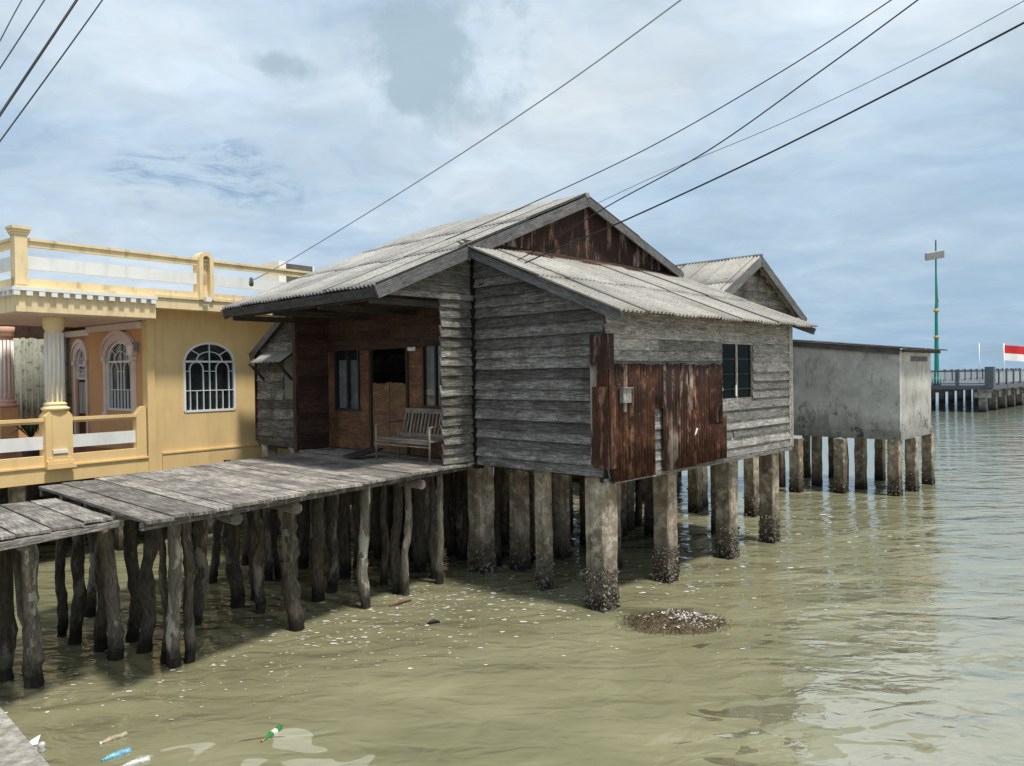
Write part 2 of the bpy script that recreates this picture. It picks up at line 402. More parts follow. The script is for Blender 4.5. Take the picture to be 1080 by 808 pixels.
    def build(s, name, m, parent=None, origin=None):
        o0 = V(parent.get('_org', (0, 0, 0))) if parent else (V(origin) if origin else V((0, 0, 0)))
        me = bpy.data.meshes.new(name); me.from_pydata([tuple(v - o0) for v in s.v], [], s.f)
        ul = me.uv_layers.new(name='uv'); k = 0
        flat = [c for f in s.uv for q in f for c in q]; ul.data.foreach_set('uv', flat)
        at = me.attributes.new('rnd', 'FLOAT', 'POINT'); at.data.foreach_set('value', s.r)
        me.polygons.foreach_set('use_smooth', s.smooth); me.materials.append(m); me.update()
        ob = bpy.data.objects.new(name, me); C.objects.link(ob)
        if parent: ob.parent = parent; ob['_org'] = tuple(o0)
        elif origin: ob.location = o0
        return ob
def tag(o, label=None, cat=None, group=None, kind=None):
    if label: o['label'] = label
    if cat: o['category'] = cat
    if group: o['group'] = group
    if kind: o['kind'] = kind
    return o
def thing(name, loc, label, cat, group=None):
    e = bpy.data.objects.new(name, None); C.objects.link(e); e.location = loc; e.empty_display_size = .3
    e['_org'] = tuple(loc); tag(e, label, cat, group); return e

def siding(mb, pt, out, x0, x1, z0, z1, bw=.167, th=.02, tilt=.025, jit=.006, holes=(), top=None, joints=True, jend=0., wv=.004, vary=0.):
    """horizontal boards; pt(x,z) -> point; top(x) roof line or None; holes (xa,xb,za,zb)"""
    z = z0
    while z < z1 - .02:
        w = bw * (1 + vary * (R.random() - .5)); wz = min(w, z1 - z)
        spans = [(x0, x1)]
        if top:
            n = 60; ok = [x0 + (x1 - x0) * i / n for i in range(n + 1) if top(x0 + (x1 - x0) * i / n) > z + wz * .55]
            if not ok: z += w; continue
            spans = [(min(ok), max(ok))]
        for (ha, hb, za, zb) in holes:
            if z + wz * .5 > za and z + wz * .5 < zb:
                ns = []
                for (p, q) in spans:
                    if hb <= p or ha >= q: ns.append((p, q))
                    else:
                        if ha > p: ns.append((p, ha))
                        if hb < q: ns.append((hb, q))
                spans = ns
        for (p, q) in spans:
            if q - p > 3.0 and joints and R.random() < .6:
                m_ = p + (q - p) * (.3 + .4 * R.random()); ss = [(p, m_ - .003), (m_ + .003, q)]
            else: ss = [(p, q)]
            for (c, d) in ss:
                mb.board(pt(c, z), pt(d, z), out, wz + .02, th, tilt, jit=jit, jend=jend, wv=wv)
        z += w

# ================================================================ WORLD
SUN_EL, SUN_DIR = math.radians(68), V((.77, -.64, 0)).normalized()
w = bpy.data.worlds.new('World'); sc.world = w; w.use_nodes = True
t = NT(w.node_tree); bg = t.n['Background']
sky = t.n.new('ShaderNodeTexSky'); sky.sky_type = 'NISHITA'; sky.sun_disc = False
sky.sun_elevation = SUN_EL; sky.sun_rotation = math.atan2(SUN_DIR.x, SUN_DIR.y); sky.air_density = 1.2; sky.dust_density = 2.; sky.altitude = 0
d = t.vmath('NORMALIZE', t.n.new('ShaderNodeTexCoord').outputs['Generated'])
dx, dy, dz = t.sep(d)
zz = t.math('ADD', t.math('MAXIMUM', dz, 0.), .16)
pl = t.comb(t.math('DIVIDE', dx, zz), t.math('DIVIDE', dy, zz), 0.)
warp = t.noise(pl, .9, 4, .6, col=True)
pl2 = t.vmath('ADD', pl, t.vmath('MULTIPLY', t.vmath('SUBTRACT', warp, (.5, .5, .5)), (.9, .9, 0)))
n1 = t.noise(pl2, .75, 8, .6); n2 = t.noise(pl2, 2.1, 8, .62)
nl = t.noise(pl, .35, 3, .5)
cl = t.mapr(n1, .34, .66, 0, 1)
bright = t.ramp(cl, [(.0, (4.5, 6.1, 7.9)), (.5, (6.1, 7.3, 8.4)), (1, (8.2, 8.9, 9.3))])
shade = t.mapr(n2, .35, .68, .84, 1.08); bright = t.mix(1., bright, t.comb(shade, shade, shade), 'MULTIPLY')
# thicker blue-grey veil towards the sea horizon on the right
low = t.mapr(dz, .0, .42, 1, 0, True); rightm = t.mapr(dx, -.3, .5, .38, 1, True)
lowm = t.math('MULTIPLY', t.math('MULTIPLY', low, rightm), t.mapr(n2, .35, .7, 1.05, .72))
bright = t.mix(t.math('MINIMUM', lowm, 1.), bright, (3.2, 4.75, 6.3))
def blob(px, py, rx, ry, wob, e0, e1):
    c = ray(px, py).normalized(); ex = Mc @ V((1, 0, 0)); ey = Mc @ V((0, 1, 0))
    q = t.vmath('SUBTRACT', d, tuple(c)); a = t.math('DIVIDE', t.vmath('DOT_PRODUCT', q, tuple(ex)), rx / FPX); b_ = t.math('DIVIDE', t.vmath('DOT_PRODUCT', q, tuple(ey)), ry / FPX)
    L = t.vmath('LENGTH', t.comb(a, b_, 0.)); nn = t.noise(d, 14, 7, .65)
    return t.mapr(t.math('ADD', L, t.math('MULTIPLY', t.math('SUBTRACT', nn, .5), wob)), e0, e1, 1, 0, True)
bm = blob(452, 50, 85, 62, 2.6, .35, 1.15); bm3 = blob(432, 95, 40, 26, 2.4, .5, 1.1); bm2 = blob(292, 68, 30, 16, 2.6, .4, 1.2)
bright = t.mix(t.math('MULTIPLY', t.math('MAXIMUM', bm, t.math('MAXIMUM', bm3, bm2)), .85), bright, (3.7, 4.9, 5.8))
gap = blob(235, 188, 105, 26, 3.4, .1, 1.25)
wisp = t.mapr(t.noise(t.vmath('MULTIPLY', d, (1, 1, 4)), 16, 6, .7, 1.), .42, .6, 0, 1)
skc = t.mix(.3, sky.outputs[0], (2.2, 4.6, 7.6))
bright = t.mix(t.math('MULTIPLY', t.math('MULTIPLY', gap, wisp), .85), bright, skc)
thin = t.mapr(n1, .30, .44, .22, 0.)
bright = t.mix(thin, bright, sky.outputs[0])
t.put(bg.inputs[0], bright); bg.inputs[1].default_value = .084
sun = bpy.data.lights.new('sun', 'SUN'); sun.energy = 3.4; sun.angle = math.radians(6.0); sun.color = (1, .95, .87)
so = bpy.data.objects.new('sun', sun); C.objects.link(so)
sd = (SUN_DIR * math.cos(SUN_EL) + UP * math.sin(SUN_EL)); so.rotation_euler = sd.to_track_quat('Z', 'Y').to_euler(); so.location = (0, -10, 30)

# ================================================================ WATER
m, t, b = mat('murky_sea_water'); p = posn(t); px_, py_, _ = t.sep(p)
n1 = t.noise(t.vmath('MULTIPLY', p, (1., 1.9, 1)), .42, 6, .6)
col = t.ramp(n1, [(.3, (.165, .160, .092)), (.5, (.203, .196, .115)), (.7, (.245, .235, .142))])
far = t.mapr(py_, 12, 60, 0, 1)
col = t.mix(far, col, (.15, .165, .125))
WATERCOL = col; b.inputs['IOR'].default_value = 1.50; b.inputs['Specular IOR Level'].default_value = .5
b.inputs['Roughness'].default_value = .03
big = t.noise(t.vmath('MULTIPLY', p, (.9, 1.8, 1)), .6, 2, .45, .5)
rip = t.noise(t.vmath('MULTIPLY', p, (1., 1.8, 1)), 2.0, 2, .45, .9)
sml = t.noise(t.vmath('MULTIPLY', p, (1., 1.5, 1)), 9., 3, .5, .4)
h = t.math('ADD', t.math('MULTIPLY', big, .13), t.math('ADD', t.math('MULTIPLY', rip, .036), t.math('MULTIPLY', sml, .005)))
nb = t.bump(h, 1.0, 1.0); t.put(b.inputs['Normal'], nb)
# sky reflection painted in as glossier patches, right of a line past the houses
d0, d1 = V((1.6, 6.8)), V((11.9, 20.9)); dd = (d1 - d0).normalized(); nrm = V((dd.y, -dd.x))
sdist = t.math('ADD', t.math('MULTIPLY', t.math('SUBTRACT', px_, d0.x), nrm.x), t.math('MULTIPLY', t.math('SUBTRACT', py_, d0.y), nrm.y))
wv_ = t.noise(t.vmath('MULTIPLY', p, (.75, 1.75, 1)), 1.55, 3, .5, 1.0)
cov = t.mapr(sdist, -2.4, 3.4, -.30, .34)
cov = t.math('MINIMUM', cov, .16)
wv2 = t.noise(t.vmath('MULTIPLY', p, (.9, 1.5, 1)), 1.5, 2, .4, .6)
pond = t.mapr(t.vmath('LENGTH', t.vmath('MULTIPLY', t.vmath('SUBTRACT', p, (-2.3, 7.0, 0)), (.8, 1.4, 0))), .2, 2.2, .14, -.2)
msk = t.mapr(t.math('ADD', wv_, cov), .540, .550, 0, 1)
pale_patch = t.mapr(t.math('ADD', wv2, pond), .665, .675, 0, 1)  # pale patches mixed into the water colour around one spot
t.put(b.inputs['Base Color'], t.mix(t.math('MULTIPLY', pale_patch, .5), WATERCOL, (.42, .41, .33)))
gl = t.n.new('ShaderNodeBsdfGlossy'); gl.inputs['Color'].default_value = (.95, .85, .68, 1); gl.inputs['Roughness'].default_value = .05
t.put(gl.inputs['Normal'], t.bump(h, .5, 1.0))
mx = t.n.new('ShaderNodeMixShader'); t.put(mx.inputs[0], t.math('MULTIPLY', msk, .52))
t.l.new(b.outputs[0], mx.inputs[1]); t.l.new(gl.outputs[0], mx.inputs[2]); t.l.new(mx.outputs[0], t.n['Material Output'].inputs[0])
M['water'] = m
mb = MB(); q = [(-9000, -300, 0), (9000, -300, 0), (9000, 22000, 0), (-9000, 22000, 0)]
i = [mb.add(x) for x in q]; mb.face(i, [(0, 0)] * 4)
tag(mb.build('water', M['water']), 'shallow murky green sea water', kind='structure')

# ================================================================ PATH the photographer stands on
mb = MB(); mb.bbox(AB, -22, 16, -11.2, -8.0, 1.74, 2.0, .5)
o = mb.build('path', M['path_concrete']); tag(o, 'rough concrete walkway along the near edge', kind='structure')
for a_ in (-14, -8, -3.5, 6, 11):
    mb = MB(); mb.bbox(AB, a_, a_ + .4, -9.8, -9.4, -.6, 1.735, .5); k = mb.build('pillar', M['path_concrete'], None); k.parent = o

# ================================================================ MAIN WOODEN HOUSE
EAVE_Z, LT = 4.37, .41                       # lean-to eave height and slope
def ltz(a): return EAVE_Z + LT * (a + .45)
RB, RZ, LB, LZ, RE = 2.95, 6.99, -2.1, 4.87, 6.45
REZ = 5.80
def mz(b): return LZ + (RZ - LZ) * (b - LB) / (RB - LB) if b < RB else RZ - (RZ - REZ) * (b - RB) / (RE - RB)
AG, AF, BE = 2.85, 7.34, 6.16
H = thing('wooden_house', tuple(AB(0, 0, 0)), 'weathered grey plank house on concrete stilts with a rusty sheet on its sea side', 'house')

# window B
wb0, _ = ona(759, 395, 0); wb1, _ = ona(792, 395, 0); _, wz1 = ona(775, 363, 0); _, wz0 = ona(775, 426, 0)
# wall A (side of lean-to, facing left-front)
mb = MB(); siding(mb, lambda x, z: AB(x, 0, z), -DB, .0, 2.67, 1.99, 6.2, .166, top=lambda x: ltz(x) - .06, vary=.24, jit=.003, jend=.04, tilt=.052, wv=.006, th=.028)
mb.build('wall', M['grey_wood'], H)
# wall B (facing right-front)
mb = MB(); siding(mb, lambda x, z: AB(0, x, z), -DA, 0, BE, 1.97, 4.50, .172, holes=[(wb0, wb1, wz0, wz1)], vary=.3, jit=.003, jend=.05, tilt=.036, wv=.005, th=.024)
mb.build('wall', M['pale_wood'], H)
# gable-plane wall beside the porch and the boards above it
mb = MB()
z = 2.03
while z < 4.72:
    wd = .165 * (1 + .15 * (R.random() - .5)); e = -.70 + (R.random() - .5) * .07
    mb.board(AB(AG, e, z + (R.random() - .5) * .012), AB(AG, -.02, z), -DA, wd + .015, .025, .045, jit=.008, jend=.02, wv=.012); z += wd
mb.build('wall', M['grey_wood'], H)
mb = MB(); siding(mb, lambda x, z: AB(AG, x, z), -DA, -2.0, -.02, 4.80, 6.2, .17, top=lambda x: mz(x) - .07, vary=.2, jit=.01, tilt=.03)
mb.beam(AB(AG - .05, -2.08, 4.80), AB(AG - .05, 0, 4.80), .08, .09)
mb.build('gable_infill', M['grey_wood'], H)
# far and back walls
mb = MB()
siding(mb, lambda x, z: AB(AF, x, z), DA, 0.02, BE, 1.98, 6.6, .2, top=lambda x: mz(x) - .1)
siding(mb, lambda x, z: AB(x, BE, z), DB, .02, AF, 1.98, 5.6, .2, top=lambda x: ltz(x) - .06 if x < AG else 5.75)
mb.build('wall', M['grey_wood'], H)
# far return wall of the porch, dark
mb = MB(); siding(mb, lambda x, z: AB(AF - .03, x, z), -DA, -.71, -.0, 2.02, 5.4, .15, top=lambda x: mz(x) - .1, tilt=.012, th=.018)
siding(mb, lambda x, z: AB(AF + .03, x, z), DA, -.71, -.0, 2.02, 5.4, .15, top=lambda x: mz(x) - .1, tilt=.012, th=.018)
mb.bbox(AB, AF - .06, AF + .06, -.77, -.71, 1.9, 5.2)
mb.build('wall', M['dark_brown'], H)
# brown front wall with openings
def wbox(px0, px1, py0, py1, b=0):
    a0, _ = onb(px1, 400, b); a1, _ = onb(px0, 400, b); am = (px0 + px1) / 2
    return a0, a1, onb(am, py1, b)[1], onb(am, py0, b)[1]
WL = wbox(354, 379.5, 367, 431); WR = wbox(446.5, 467, 357.5, 428); DO = wbox(391, 425, 363, 404)
d0_, d1_ = onb(429, 400, 0)[0], onb(392, 400, 0)[0]
DO = (d0_ + .06, d1_ - .04, DO[2], DO[3])
mb = MB(); pz0 = 2.03; pz1 = 4.02
xs = sorted([AG + .02, WR[0], WR[1], d0_, d1_, WL[0], WL[1], AF - .05])
def panel(a0, a1, z0, z1, r=None):
    if a1 - a0 > .02 and z1 - z0 > .02: mb.bbox(AB, a0, a1, 0, .035, z0, z1, r)
cols = [(xs[0], xs[1], None), (xs[1], xs[2], WR), (xs[2], xs[3], None), (xs[4], xs[5], None), (xs[5], xs[6], WL), (xs[6], xs[7], None)]
for (c0, c1, wn) in cols:
    z = pz0; rows = [pz0, 2.33, 2.62, WL[2], 3.3, 3.7, pz1]
    if wn: rows = [pz0, 2.33, wn[2]]
    for k in range(len(rows) - 1): panel(c0 + .002, c1 - .002, rows[k] + .002, rows[k + 1] - .002)
    if wn: panel(c0, c1, wn[3], pz1)
    if c1 == xs[3]: mb.build('front_wall', M['brown_wood'], H); mb = MB()
mb.build('front_wall', M['brown_wood'], H)
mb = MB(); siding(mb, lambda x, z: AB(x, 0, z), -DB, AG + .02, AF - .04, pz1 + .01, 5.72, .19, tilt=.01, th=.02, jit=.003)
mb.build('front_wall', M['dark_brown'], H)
mb = MB(); mb.bbox(AB, d0_, d1_, -.012, .03, DO[3] + .07, pz1); mb.build('transom_board', M['dark_brown'], H)
# door: lower half broken off ragged at the top
mb = MB(); zt = DO[2]; dd_ = d1_ - d0_; edge = [0, .06, .03, .07, .03, .10, .05, .01, .03, .0, .06, .12]
for h0, h1 in ((0, .5), (.5, 1)):
    pts = [AB(d0_ + dd_ * (h0 + .008), .012, pz0), AB(d0_ + dd_ * (h1 - .008), .012, pz0)]
    for k in range(6, -1, -1):
        f = h0 + (h1 - h0) * (.02 + .96 * k / 6); pts.append(AB(d0_ + dd_ * f, .012, zt - .02 + edge[int(f * 11)] * .45))
    mb.prism(pts, DB * .03)
for zc in (2.14, 2.75): mb.bbox(AB, d0_ + .03, d1_ - .03, -.008, .012, zc, zc + .06)
dr = mb.build('door', M['door_wood'], H)
mb = MB()
for aa in (d0_ - .03, d1_ + .03): mb.bbox(AB, aa - .03, aa + .03, -.03, .03, pz0, pz1 - .01)
mb.bbox(AB, d0_ - .06, d1_ + .06, -.035, .03, DO[3], DO[3] + .07)
mb.build('door_frame', M['dark_brown'], H)
# interior darkness: an inner lining and a back partition
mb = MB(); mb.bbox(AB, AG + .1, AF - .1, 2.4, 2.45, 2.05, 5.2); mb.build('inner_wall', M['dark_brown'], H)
mb = MB(); mb.bbox(AB, AG, AF, .03, BE, 2.0, 2.06); mb.bbox(AB, .03, AG - .02, .03, BE, 2.0, 2.06); mb.build('floor', M['old_beam'], H)
mb = MB()
for a_ in (.15, 1.5, 2.8, 4.4, 5.9, 7.2): mb.bbox(AB, a_ + .05, a_ + .14, .03, BE - .05, 1.935, 1.998)
for b_ in (.1, 2.0, 4.0, 6.0): mb.bbox(AB, .3, AF, b_ + .35, b_ + .47, 1.88, 1.933)
mb.build('floor_beams', M['old_beam'], H)
def house_window(name, a0, a1, z0, z1, frm, glassk, fr, nrm_out, split=(.5,), curtain=None, bars=0):
    g = MB(); e = .03
    fm = MB()
    fm.bbox(fr, a0, a0 + .04, -e, .04, z0, z1); fm.bbox(fr, a1 - .04, a1, -e, .04, z0, z1)
    fm.bbox(fr, a0 - .02, a1 + .02, -e - .01, .04, z0 - .04, z0 + .002); fm.bbox(fr, a0 - .02, a1 + .02, -e - .01, .04, z1 - .002, z1 + .04)
    for s_ in split: c = a0 + (a1 - a0) * s_; fm.bbox(fr, c - .022, c + .022, -e + .004, .035, z0, z1)
    wob = fm.build(name, frm, H)
    g.bbox(fr, a0 + .04, a1 - .04, .0, .006, z0, z1); g.build('pane', glassk, wob)
    if bars:
        bm_ = MB()
        for k in range(1, bars + 1):
            zc = z0 + (z1 - z0) * k / (bars + 1); bm_.bbox(fr, a0 + .03, a1 - .03, -.02, -.008, zc - .006, zc + .006)
        bm_.build('bar', M['old_beam'], wob)
    if curtain:
        cm_ = MB(); n = 26; (c0, c1, cz0, cz1) = curtain; prev = None
        for k in range(n + 1):
            x = c0 + (c1 - c0) * k / n; y = .07 + .018 * math.sin(k * 1.4); lo = cm_.add(fr(x, y, cz0), .5); hi = cm_.add(fr(x, y, cz1), .5)
            if prev: cm_.face([prev[0], lo, hi, prev[1]], [(0, 0)] * 4, True)
            prev = (lo, hi)
        cm_.build('curtain', M['curtain'], wob)
    return wob
frA = lambda a, b, z: AB(a, b, z)
house_window('window', WL[0], WL[1], WL[2], WL[3], M['dark_frame'], M['glass'], frA, -DB, (.47,), (WL[0] + .05, WL[1] - .06, WL[2], WL[3] - .25))
house_window('window', WR[0], WR[1], WR[2], WR[3], M['dark_frame'], M['glass'], frA, -DB, (.33,), (WR[0] + .12, WR[1] - .04, WR[2], WR[3]))
frB = lambda a, b, z: AB(b, a, z)
wnB = house_window('window', wb0, wb1, wz0, wz1, M['pale_wood'], M['black_glass'], frB, -DA, (.5,), None, 3)
mb = MB(); mb.bbox(AB, -.05, -.03, wb0 + .50, wb0 + .53, 3.05, 3.25); mb.build('latch', M['white'], wnB)
# plaque and small mark beside the door
pa, pz = onb(434.5, 365.5, 0)
mb = MB(); mb.bbox(AB, pa - .11, pa + .11, -.022, -.002, pz - .08, pz + .08); pq = mb.build('number_plaque', M['white'], H)
mb = MB(); mb.bbox(AB, pa - .025, pa - .008, -.026, -.0225, pz - .035, pz + .02); mb.bbox(AB, pa - .05, pa + .05, -.026, -.0225, pz + .035, pz + .042); mb.build('number', M['black'], pq)
ya, yz = onb(436, 386.5, 0)
mb = MB(); mb.beam(AB(ya + .03, -.006, yz + .03), AB(ya, -.006, yz - .02), .01, .012); mb.beam(AB(ya - .03, -.006, yz + .03), AB(ya, -.006, yz - .02), .01, .012); mb.build('ornament', M['gold'], H)

# corner posts
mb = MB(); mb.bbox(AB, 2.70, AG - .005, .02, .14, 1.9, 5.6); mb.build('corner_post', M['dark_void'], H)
mb = MB(); mb.bbox(AB, .0, .12, .0, .12, 1.9, 4.5); mb.build('corner_post', M['old_beam'], H)
mb = MB(); mb.bbox(AB, -.055, -.03, BE - .10, BE + .05, 1.95, 4.45); mb.bbox(AB, -.055, .1, BE + .05, BE + .075, 1.95, 4.45); mb.build('corner_board', M['pale_wood'], H)
mb = MB(); mb.bbox(AB, -.06, -.0, -.06, 1.2, 1.88, 1.965); mb.bbox(AB, -.055, -.0, 1.2, BE + .02, 1.88, 1.965); mb.build('sill_board', M['pale_wood'], H)

# lean-to roof: two courses of corrugated sheets
def roof_plane(mb, base, U, Vv, width, length, sheet=.74, course=None, pitch=.105, amp=.021, ragg=.0, flip=1, nl=4, jit=.012):
    courses = course or [length]; y = 0
    for ci, cl_ in enumerate(courses):
        x = 0; k = 0
        while x < width - .02:
            sw = min(sheet + .035, width - x)
            o_ = V(base) + U * x + Vv * (y + (R.random() - .5) * jit * 1.6)
            mb.corr(o_, U, Vv, sw, cl_ + (.09 if ci < len(courses) - 1 else 0), pitch, amp, .007, lift=.016 * (k % 2) + .015 * ci, start=x, nl=nl, ragged=ragg)
            x += sheet; k += 1
        y += cl_
vlt = (AB(1, 0, LT) - AB(0, 0, 0)).normalized(); llt = math.hypot(3.32, 3.32 * LT)
mb = MB(); roof_plane(mb, AB(-.45, -.28, EAVE_Z), DB, vlt, BE + .62, llt, .72, [1.62, llt - 1.62])
mb.build('lean_to_roof', M['roof'], H)
for bb in (-.2, BE + .22):   # barge boards of the lean-to
    mb = MB(); mb.beam(AB(-.45, bb, EAVE_Z - .10), AB(2.84, bb, ltz(2.84) - .10), .03, .13); mb.build('barge_board', M['trim_wood'], H)
mb = MB()
for k in range(8):
    bb = .1 + k * .86; mb.beam(AB(-.02, bb, ltz(-.02) - .09), AB(2.8, bb, ltz(2.8) - .09), .05, .09)
for a_ in (-.3, .5, 1.4, 2.3): mb.beam(AB(a_, -.15, ltz(a_) - .036), AB(a_, BE + .18, ltz(a_) - .036), .05, .035)
mb.build('rafters', M['old_beam'], H)
# main roof
a0r, a1r = 2.6, 7.68
vl = (AB(0, RB, RZ) - AB(0, LB, LZ)); ll = vl.length; vl.normalize()
vr = (AB(0, RB, RZ) - AB(0, RE, REZ)); lr = vr.length; vr.normalize()
mb = MB(); roof_plane(mb, AB(a1r, LB, LZ), -DA, vl, a1r - a0r, ll, .72, [1.8, 1.8, ll - 3.6])
mb.build('main_roof', M['roof_dull'], H)
mb = MB(); roof_plane(mb, AB(a0r, RE, REZ), DA, vr, a1r - a0r, lr, .72, [1.8, lr - 1.8])
mb.build('main_roof', M['roof_dull'], H)
mb = MB(); n = 20
for k in range(n):
    xa = a0r - .02 + (a1r - a0r + .04) * k / n; xb = a0r - .02 + (a1r - a0r + .04) * (k + 1.03) / n
    mb.tube([AB(xa, RB, RZ + .0), AB(xb, RB, RZ + .0)], .05, 8)
mb.build('ridge_cap', M['roof_dull'], H)
mb = MB(); mb.beam(AB(a0r, LB - .02, LZ - .12), AB(a0r, RB, RZ - .12), .035, .19, UP); mb.build('barge_board', M['trim_wood'], H)
mb = MB(); mb.beam(AB(a0r, RB, RZ - .115), AB(a0r, RE, REZ - .115), .035, .16, UP); mb.build('barge_board', M['trim_wood'], H)
mb = MB(); mb.beam(AB(a1r, LB, LZ - .13), AB(a1r, RB, RZ - .13), .035, .2, UP); mb.build('barge_board', M['trim_wood'], H); mb = MB(); mb.beam(AB(a1r, RB, RZ - .13), AB(a1r, RE, REZ - .13), .035, .2, UP); mb.build('barge_board', M['trim_wood'], H)
mb = MB(); mb.beam(AB(a0r + .03, LB + .02, LZ - .11), AB(a1r - .03, LB + .02, LZ - .11), .03, .15); mb.build('fascia', M['old_beam'], H)
mb = MB()
for k in range(9):
    a_ = a0r + .25 + k * .6; mb.beam(AB(a_, LB + .05, LZ - .1), AB(a_, RB, RZ - .1), .05, .1)
for k in range(6):
    b_ = LB + .35 + k * .85; mb.beam(AB(a0r + .05, b_, mz(b_) - .042), AB(a1r - .05, b_, mz(b_) - .042), .05, .035)
mb.beam(AB(AG, -2.0, 4.72), AB(AF, -2.0, 4.72), .09, .12)
for a_ in (AG + .02, 4.3, 5.8, AF): mb.beam(AB(a_, -2.05, 4.66), AB(a_, 0, 4.66), .06, .1)
mb.build('rafters', M['old_beam'], H)
# gable above lean-to: rusty sheets
def gable(b0, b1, mat_, r, lo=5.68):
    g = MB(); n = max(2, int((b1 - b0) / .019)); rr = r
    top = []; 
    for k in range(n + 1):
        b_ = b0 + (b1 - b0) * k / n; off = .008 * math.sin(b_ / .076 * 2 * math.pi)
        zt_ = max(lo + .01, mz(b_) - .03)
        p0 = g.add(AB(AG - .02 + off, b_, lo), rr); p1 = g.add(AB(AG - .02 + off, b_, zt_), rr); top.append((p0, p1, b_, zt_))
    for k in range(n):
        A_, B_ = top[k], top[k + 1]
        g.face([A_[0], A_[1], B_[1], B_[0]], [(0 + r * 5, A_[2]), (A_[3] - lo + r * 5, A_[2]), (B_[3] - lo + r * 5, B_[2]), (r * 5, B_[2])], True)
    return g.build('gable_sheet', mat_, H)
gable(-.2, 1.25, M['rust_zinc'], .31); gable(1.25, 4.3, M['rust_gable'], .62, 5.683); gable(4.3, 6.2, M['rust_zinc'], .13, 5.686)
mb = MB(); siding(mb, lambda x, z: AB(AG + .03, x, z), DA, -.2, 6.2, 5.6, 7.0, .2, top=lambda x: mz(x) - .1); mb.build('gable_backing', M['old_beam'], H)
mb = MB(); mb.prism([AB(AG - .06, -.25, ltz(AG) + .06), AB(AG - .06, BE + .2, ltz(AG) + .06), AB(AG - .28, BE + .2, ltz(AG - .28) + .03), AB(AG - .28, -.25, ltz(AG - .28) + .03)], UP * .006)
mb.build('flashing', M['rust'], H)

# rusty corrugated sheets on wall B
_, rz1 = ona(645, 383, -.06); rz0 = 1.95
def sheet_b(b0, b1, z0, z1, mt, lift=0., ragged=.05, r=None):
    g = MB(); g.corr(AB(-.096 - lift, b0, z1), DB, -UP, b1 - b0, z1 - z0, .080, .022, .002, r=r, nl=3, ragged=ragged, start=b0, per=6)
    return g.build('rusty_sheet', mt, H)
b_a, _ = ona(688.5, 440, -.06); b_b, _ = ona(697, 440, -.06); zs = ona(692, 431, -.06)[1]
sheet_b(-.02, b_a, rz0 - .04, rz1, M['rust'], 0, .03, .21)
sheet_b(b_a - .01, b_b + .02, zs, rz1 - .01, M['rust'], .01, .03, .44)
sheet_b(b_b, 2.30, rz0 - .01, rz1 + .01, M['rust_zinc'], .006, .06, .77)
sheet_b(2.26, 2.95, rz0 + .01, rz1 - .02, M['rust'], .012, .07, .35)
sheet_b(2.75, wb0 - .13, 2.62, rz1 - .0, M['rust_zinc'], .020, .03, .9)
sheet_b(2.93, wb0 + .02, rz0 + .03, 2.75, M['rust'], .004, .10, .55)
# rusty corner flashing
_, cz1 = ona(640, 352, 0); 
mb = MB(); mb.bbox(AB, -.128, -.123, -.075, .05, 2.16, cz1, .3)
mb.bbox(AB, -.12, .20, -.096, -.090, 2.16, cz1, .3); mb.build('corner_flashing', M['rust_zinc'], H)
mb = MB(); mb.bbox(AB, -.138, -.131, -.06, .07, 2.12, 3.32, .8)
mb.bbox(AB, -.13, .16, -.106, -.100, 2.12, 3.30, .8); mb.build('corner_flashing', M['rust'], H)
# meter box
mb_, mz_ = ona(657, 417, -.1)
mb = MB(); mb.bbox(AB, -.18, -.11, mb_ - .10, mb_ + .10, mz_ - .11, mz_ + .10); bx_ = mb.build('meter_box', M['pale_wood'], H)
mb = MB(); mb.bbox(AB, -.21, -.11, mb_ - .12, mb_ + .12, mz_ + .102, mz_ + .118); mb.build('lid', M['grey_metal'], bx_)
mb = MB(); mb.bbox(AB, -.14, -.11, mb_ - .02, mb_ + .03, mz_ - .24, mz_ - .112); mb.build('conduit', M['pale_wood'], bx_)
tb, tz = ona(731, 455, -.08)
mb = MB(); mb.prism([AB(-.135, tb - .05, tz - .06), AB(-.135, tb + .0, tz - .03), AB(-.135, tb + .05, tz + .05), AB(-.135, tb + .01, tz + .06), AB(-.135, tb - .02, tz)], -DA * .01)
mb.build('torn_plastic', M['white'], H)
# light bulb under the eave
bp = P(359, 318, 13.2)
mb = MB(); mb.lathe(bp, [(.012, -.09), (.03, -.075), (.035, -.04), (.02, .0), (.018, .04)], 12); lb = mb.build('light_bulb', M['white_clean'], H)
mb = MB(); mb.tube([bp + UP * .04, V((bp.x, bp.y, 4.95))], .006, 6); mb.build('cord', M['black'], lb)

# --- piles
def barnacles(parent, c, half, ax, ay, n, top=.62, seed=1, rs=(.012, .036)):
    rr = random.Random(seed); g = MB()
    for _ in range(n):
        zc = -.03 + top * rr.random() ** 1.35; side = rr.randrange(4); s_ = (rr.random() * 2 - 1) * half
        q = {0: ax * half + ay * s_, 1: -ax * half + ay * s_, 2: ay * half + ax * s_, 3: -ay * half + ax * s_}[side]
        nrm_ = {0: ax, 1: -ax, 2: ay, 3: -ay}[side]; bs = c + q + UP * zc; sz = rs[0] + (rs[1] - rs[0]) * rr.random()
        t1 = V((rr.gauss(0, 1), rr.gauss(0, 1), rr.gauss(0, 1))).normalized(); t2 = nrm_.cross(t1).normalized(); t1 = t2.cross(nrm_)
        k = [g.add(bs + t1 * sz, rr.random()), g.add(bs + t2 * sz * .8, rr.random()), g.add(bs - t1 * sz, rr.random()), g.add(bs - t2 * sz * .8, rr.random())]
        tp = g.add(bs + nrm_ * sz * .9 + t1 * sz * .5, rr.random())
        for j in range(4): g.face([k[j], k[(j + 1) % 4], tp], [(0, 0)] * 3)
    return tag(g.build('barnacles', M['barnacle'], parent), kind='stuff')
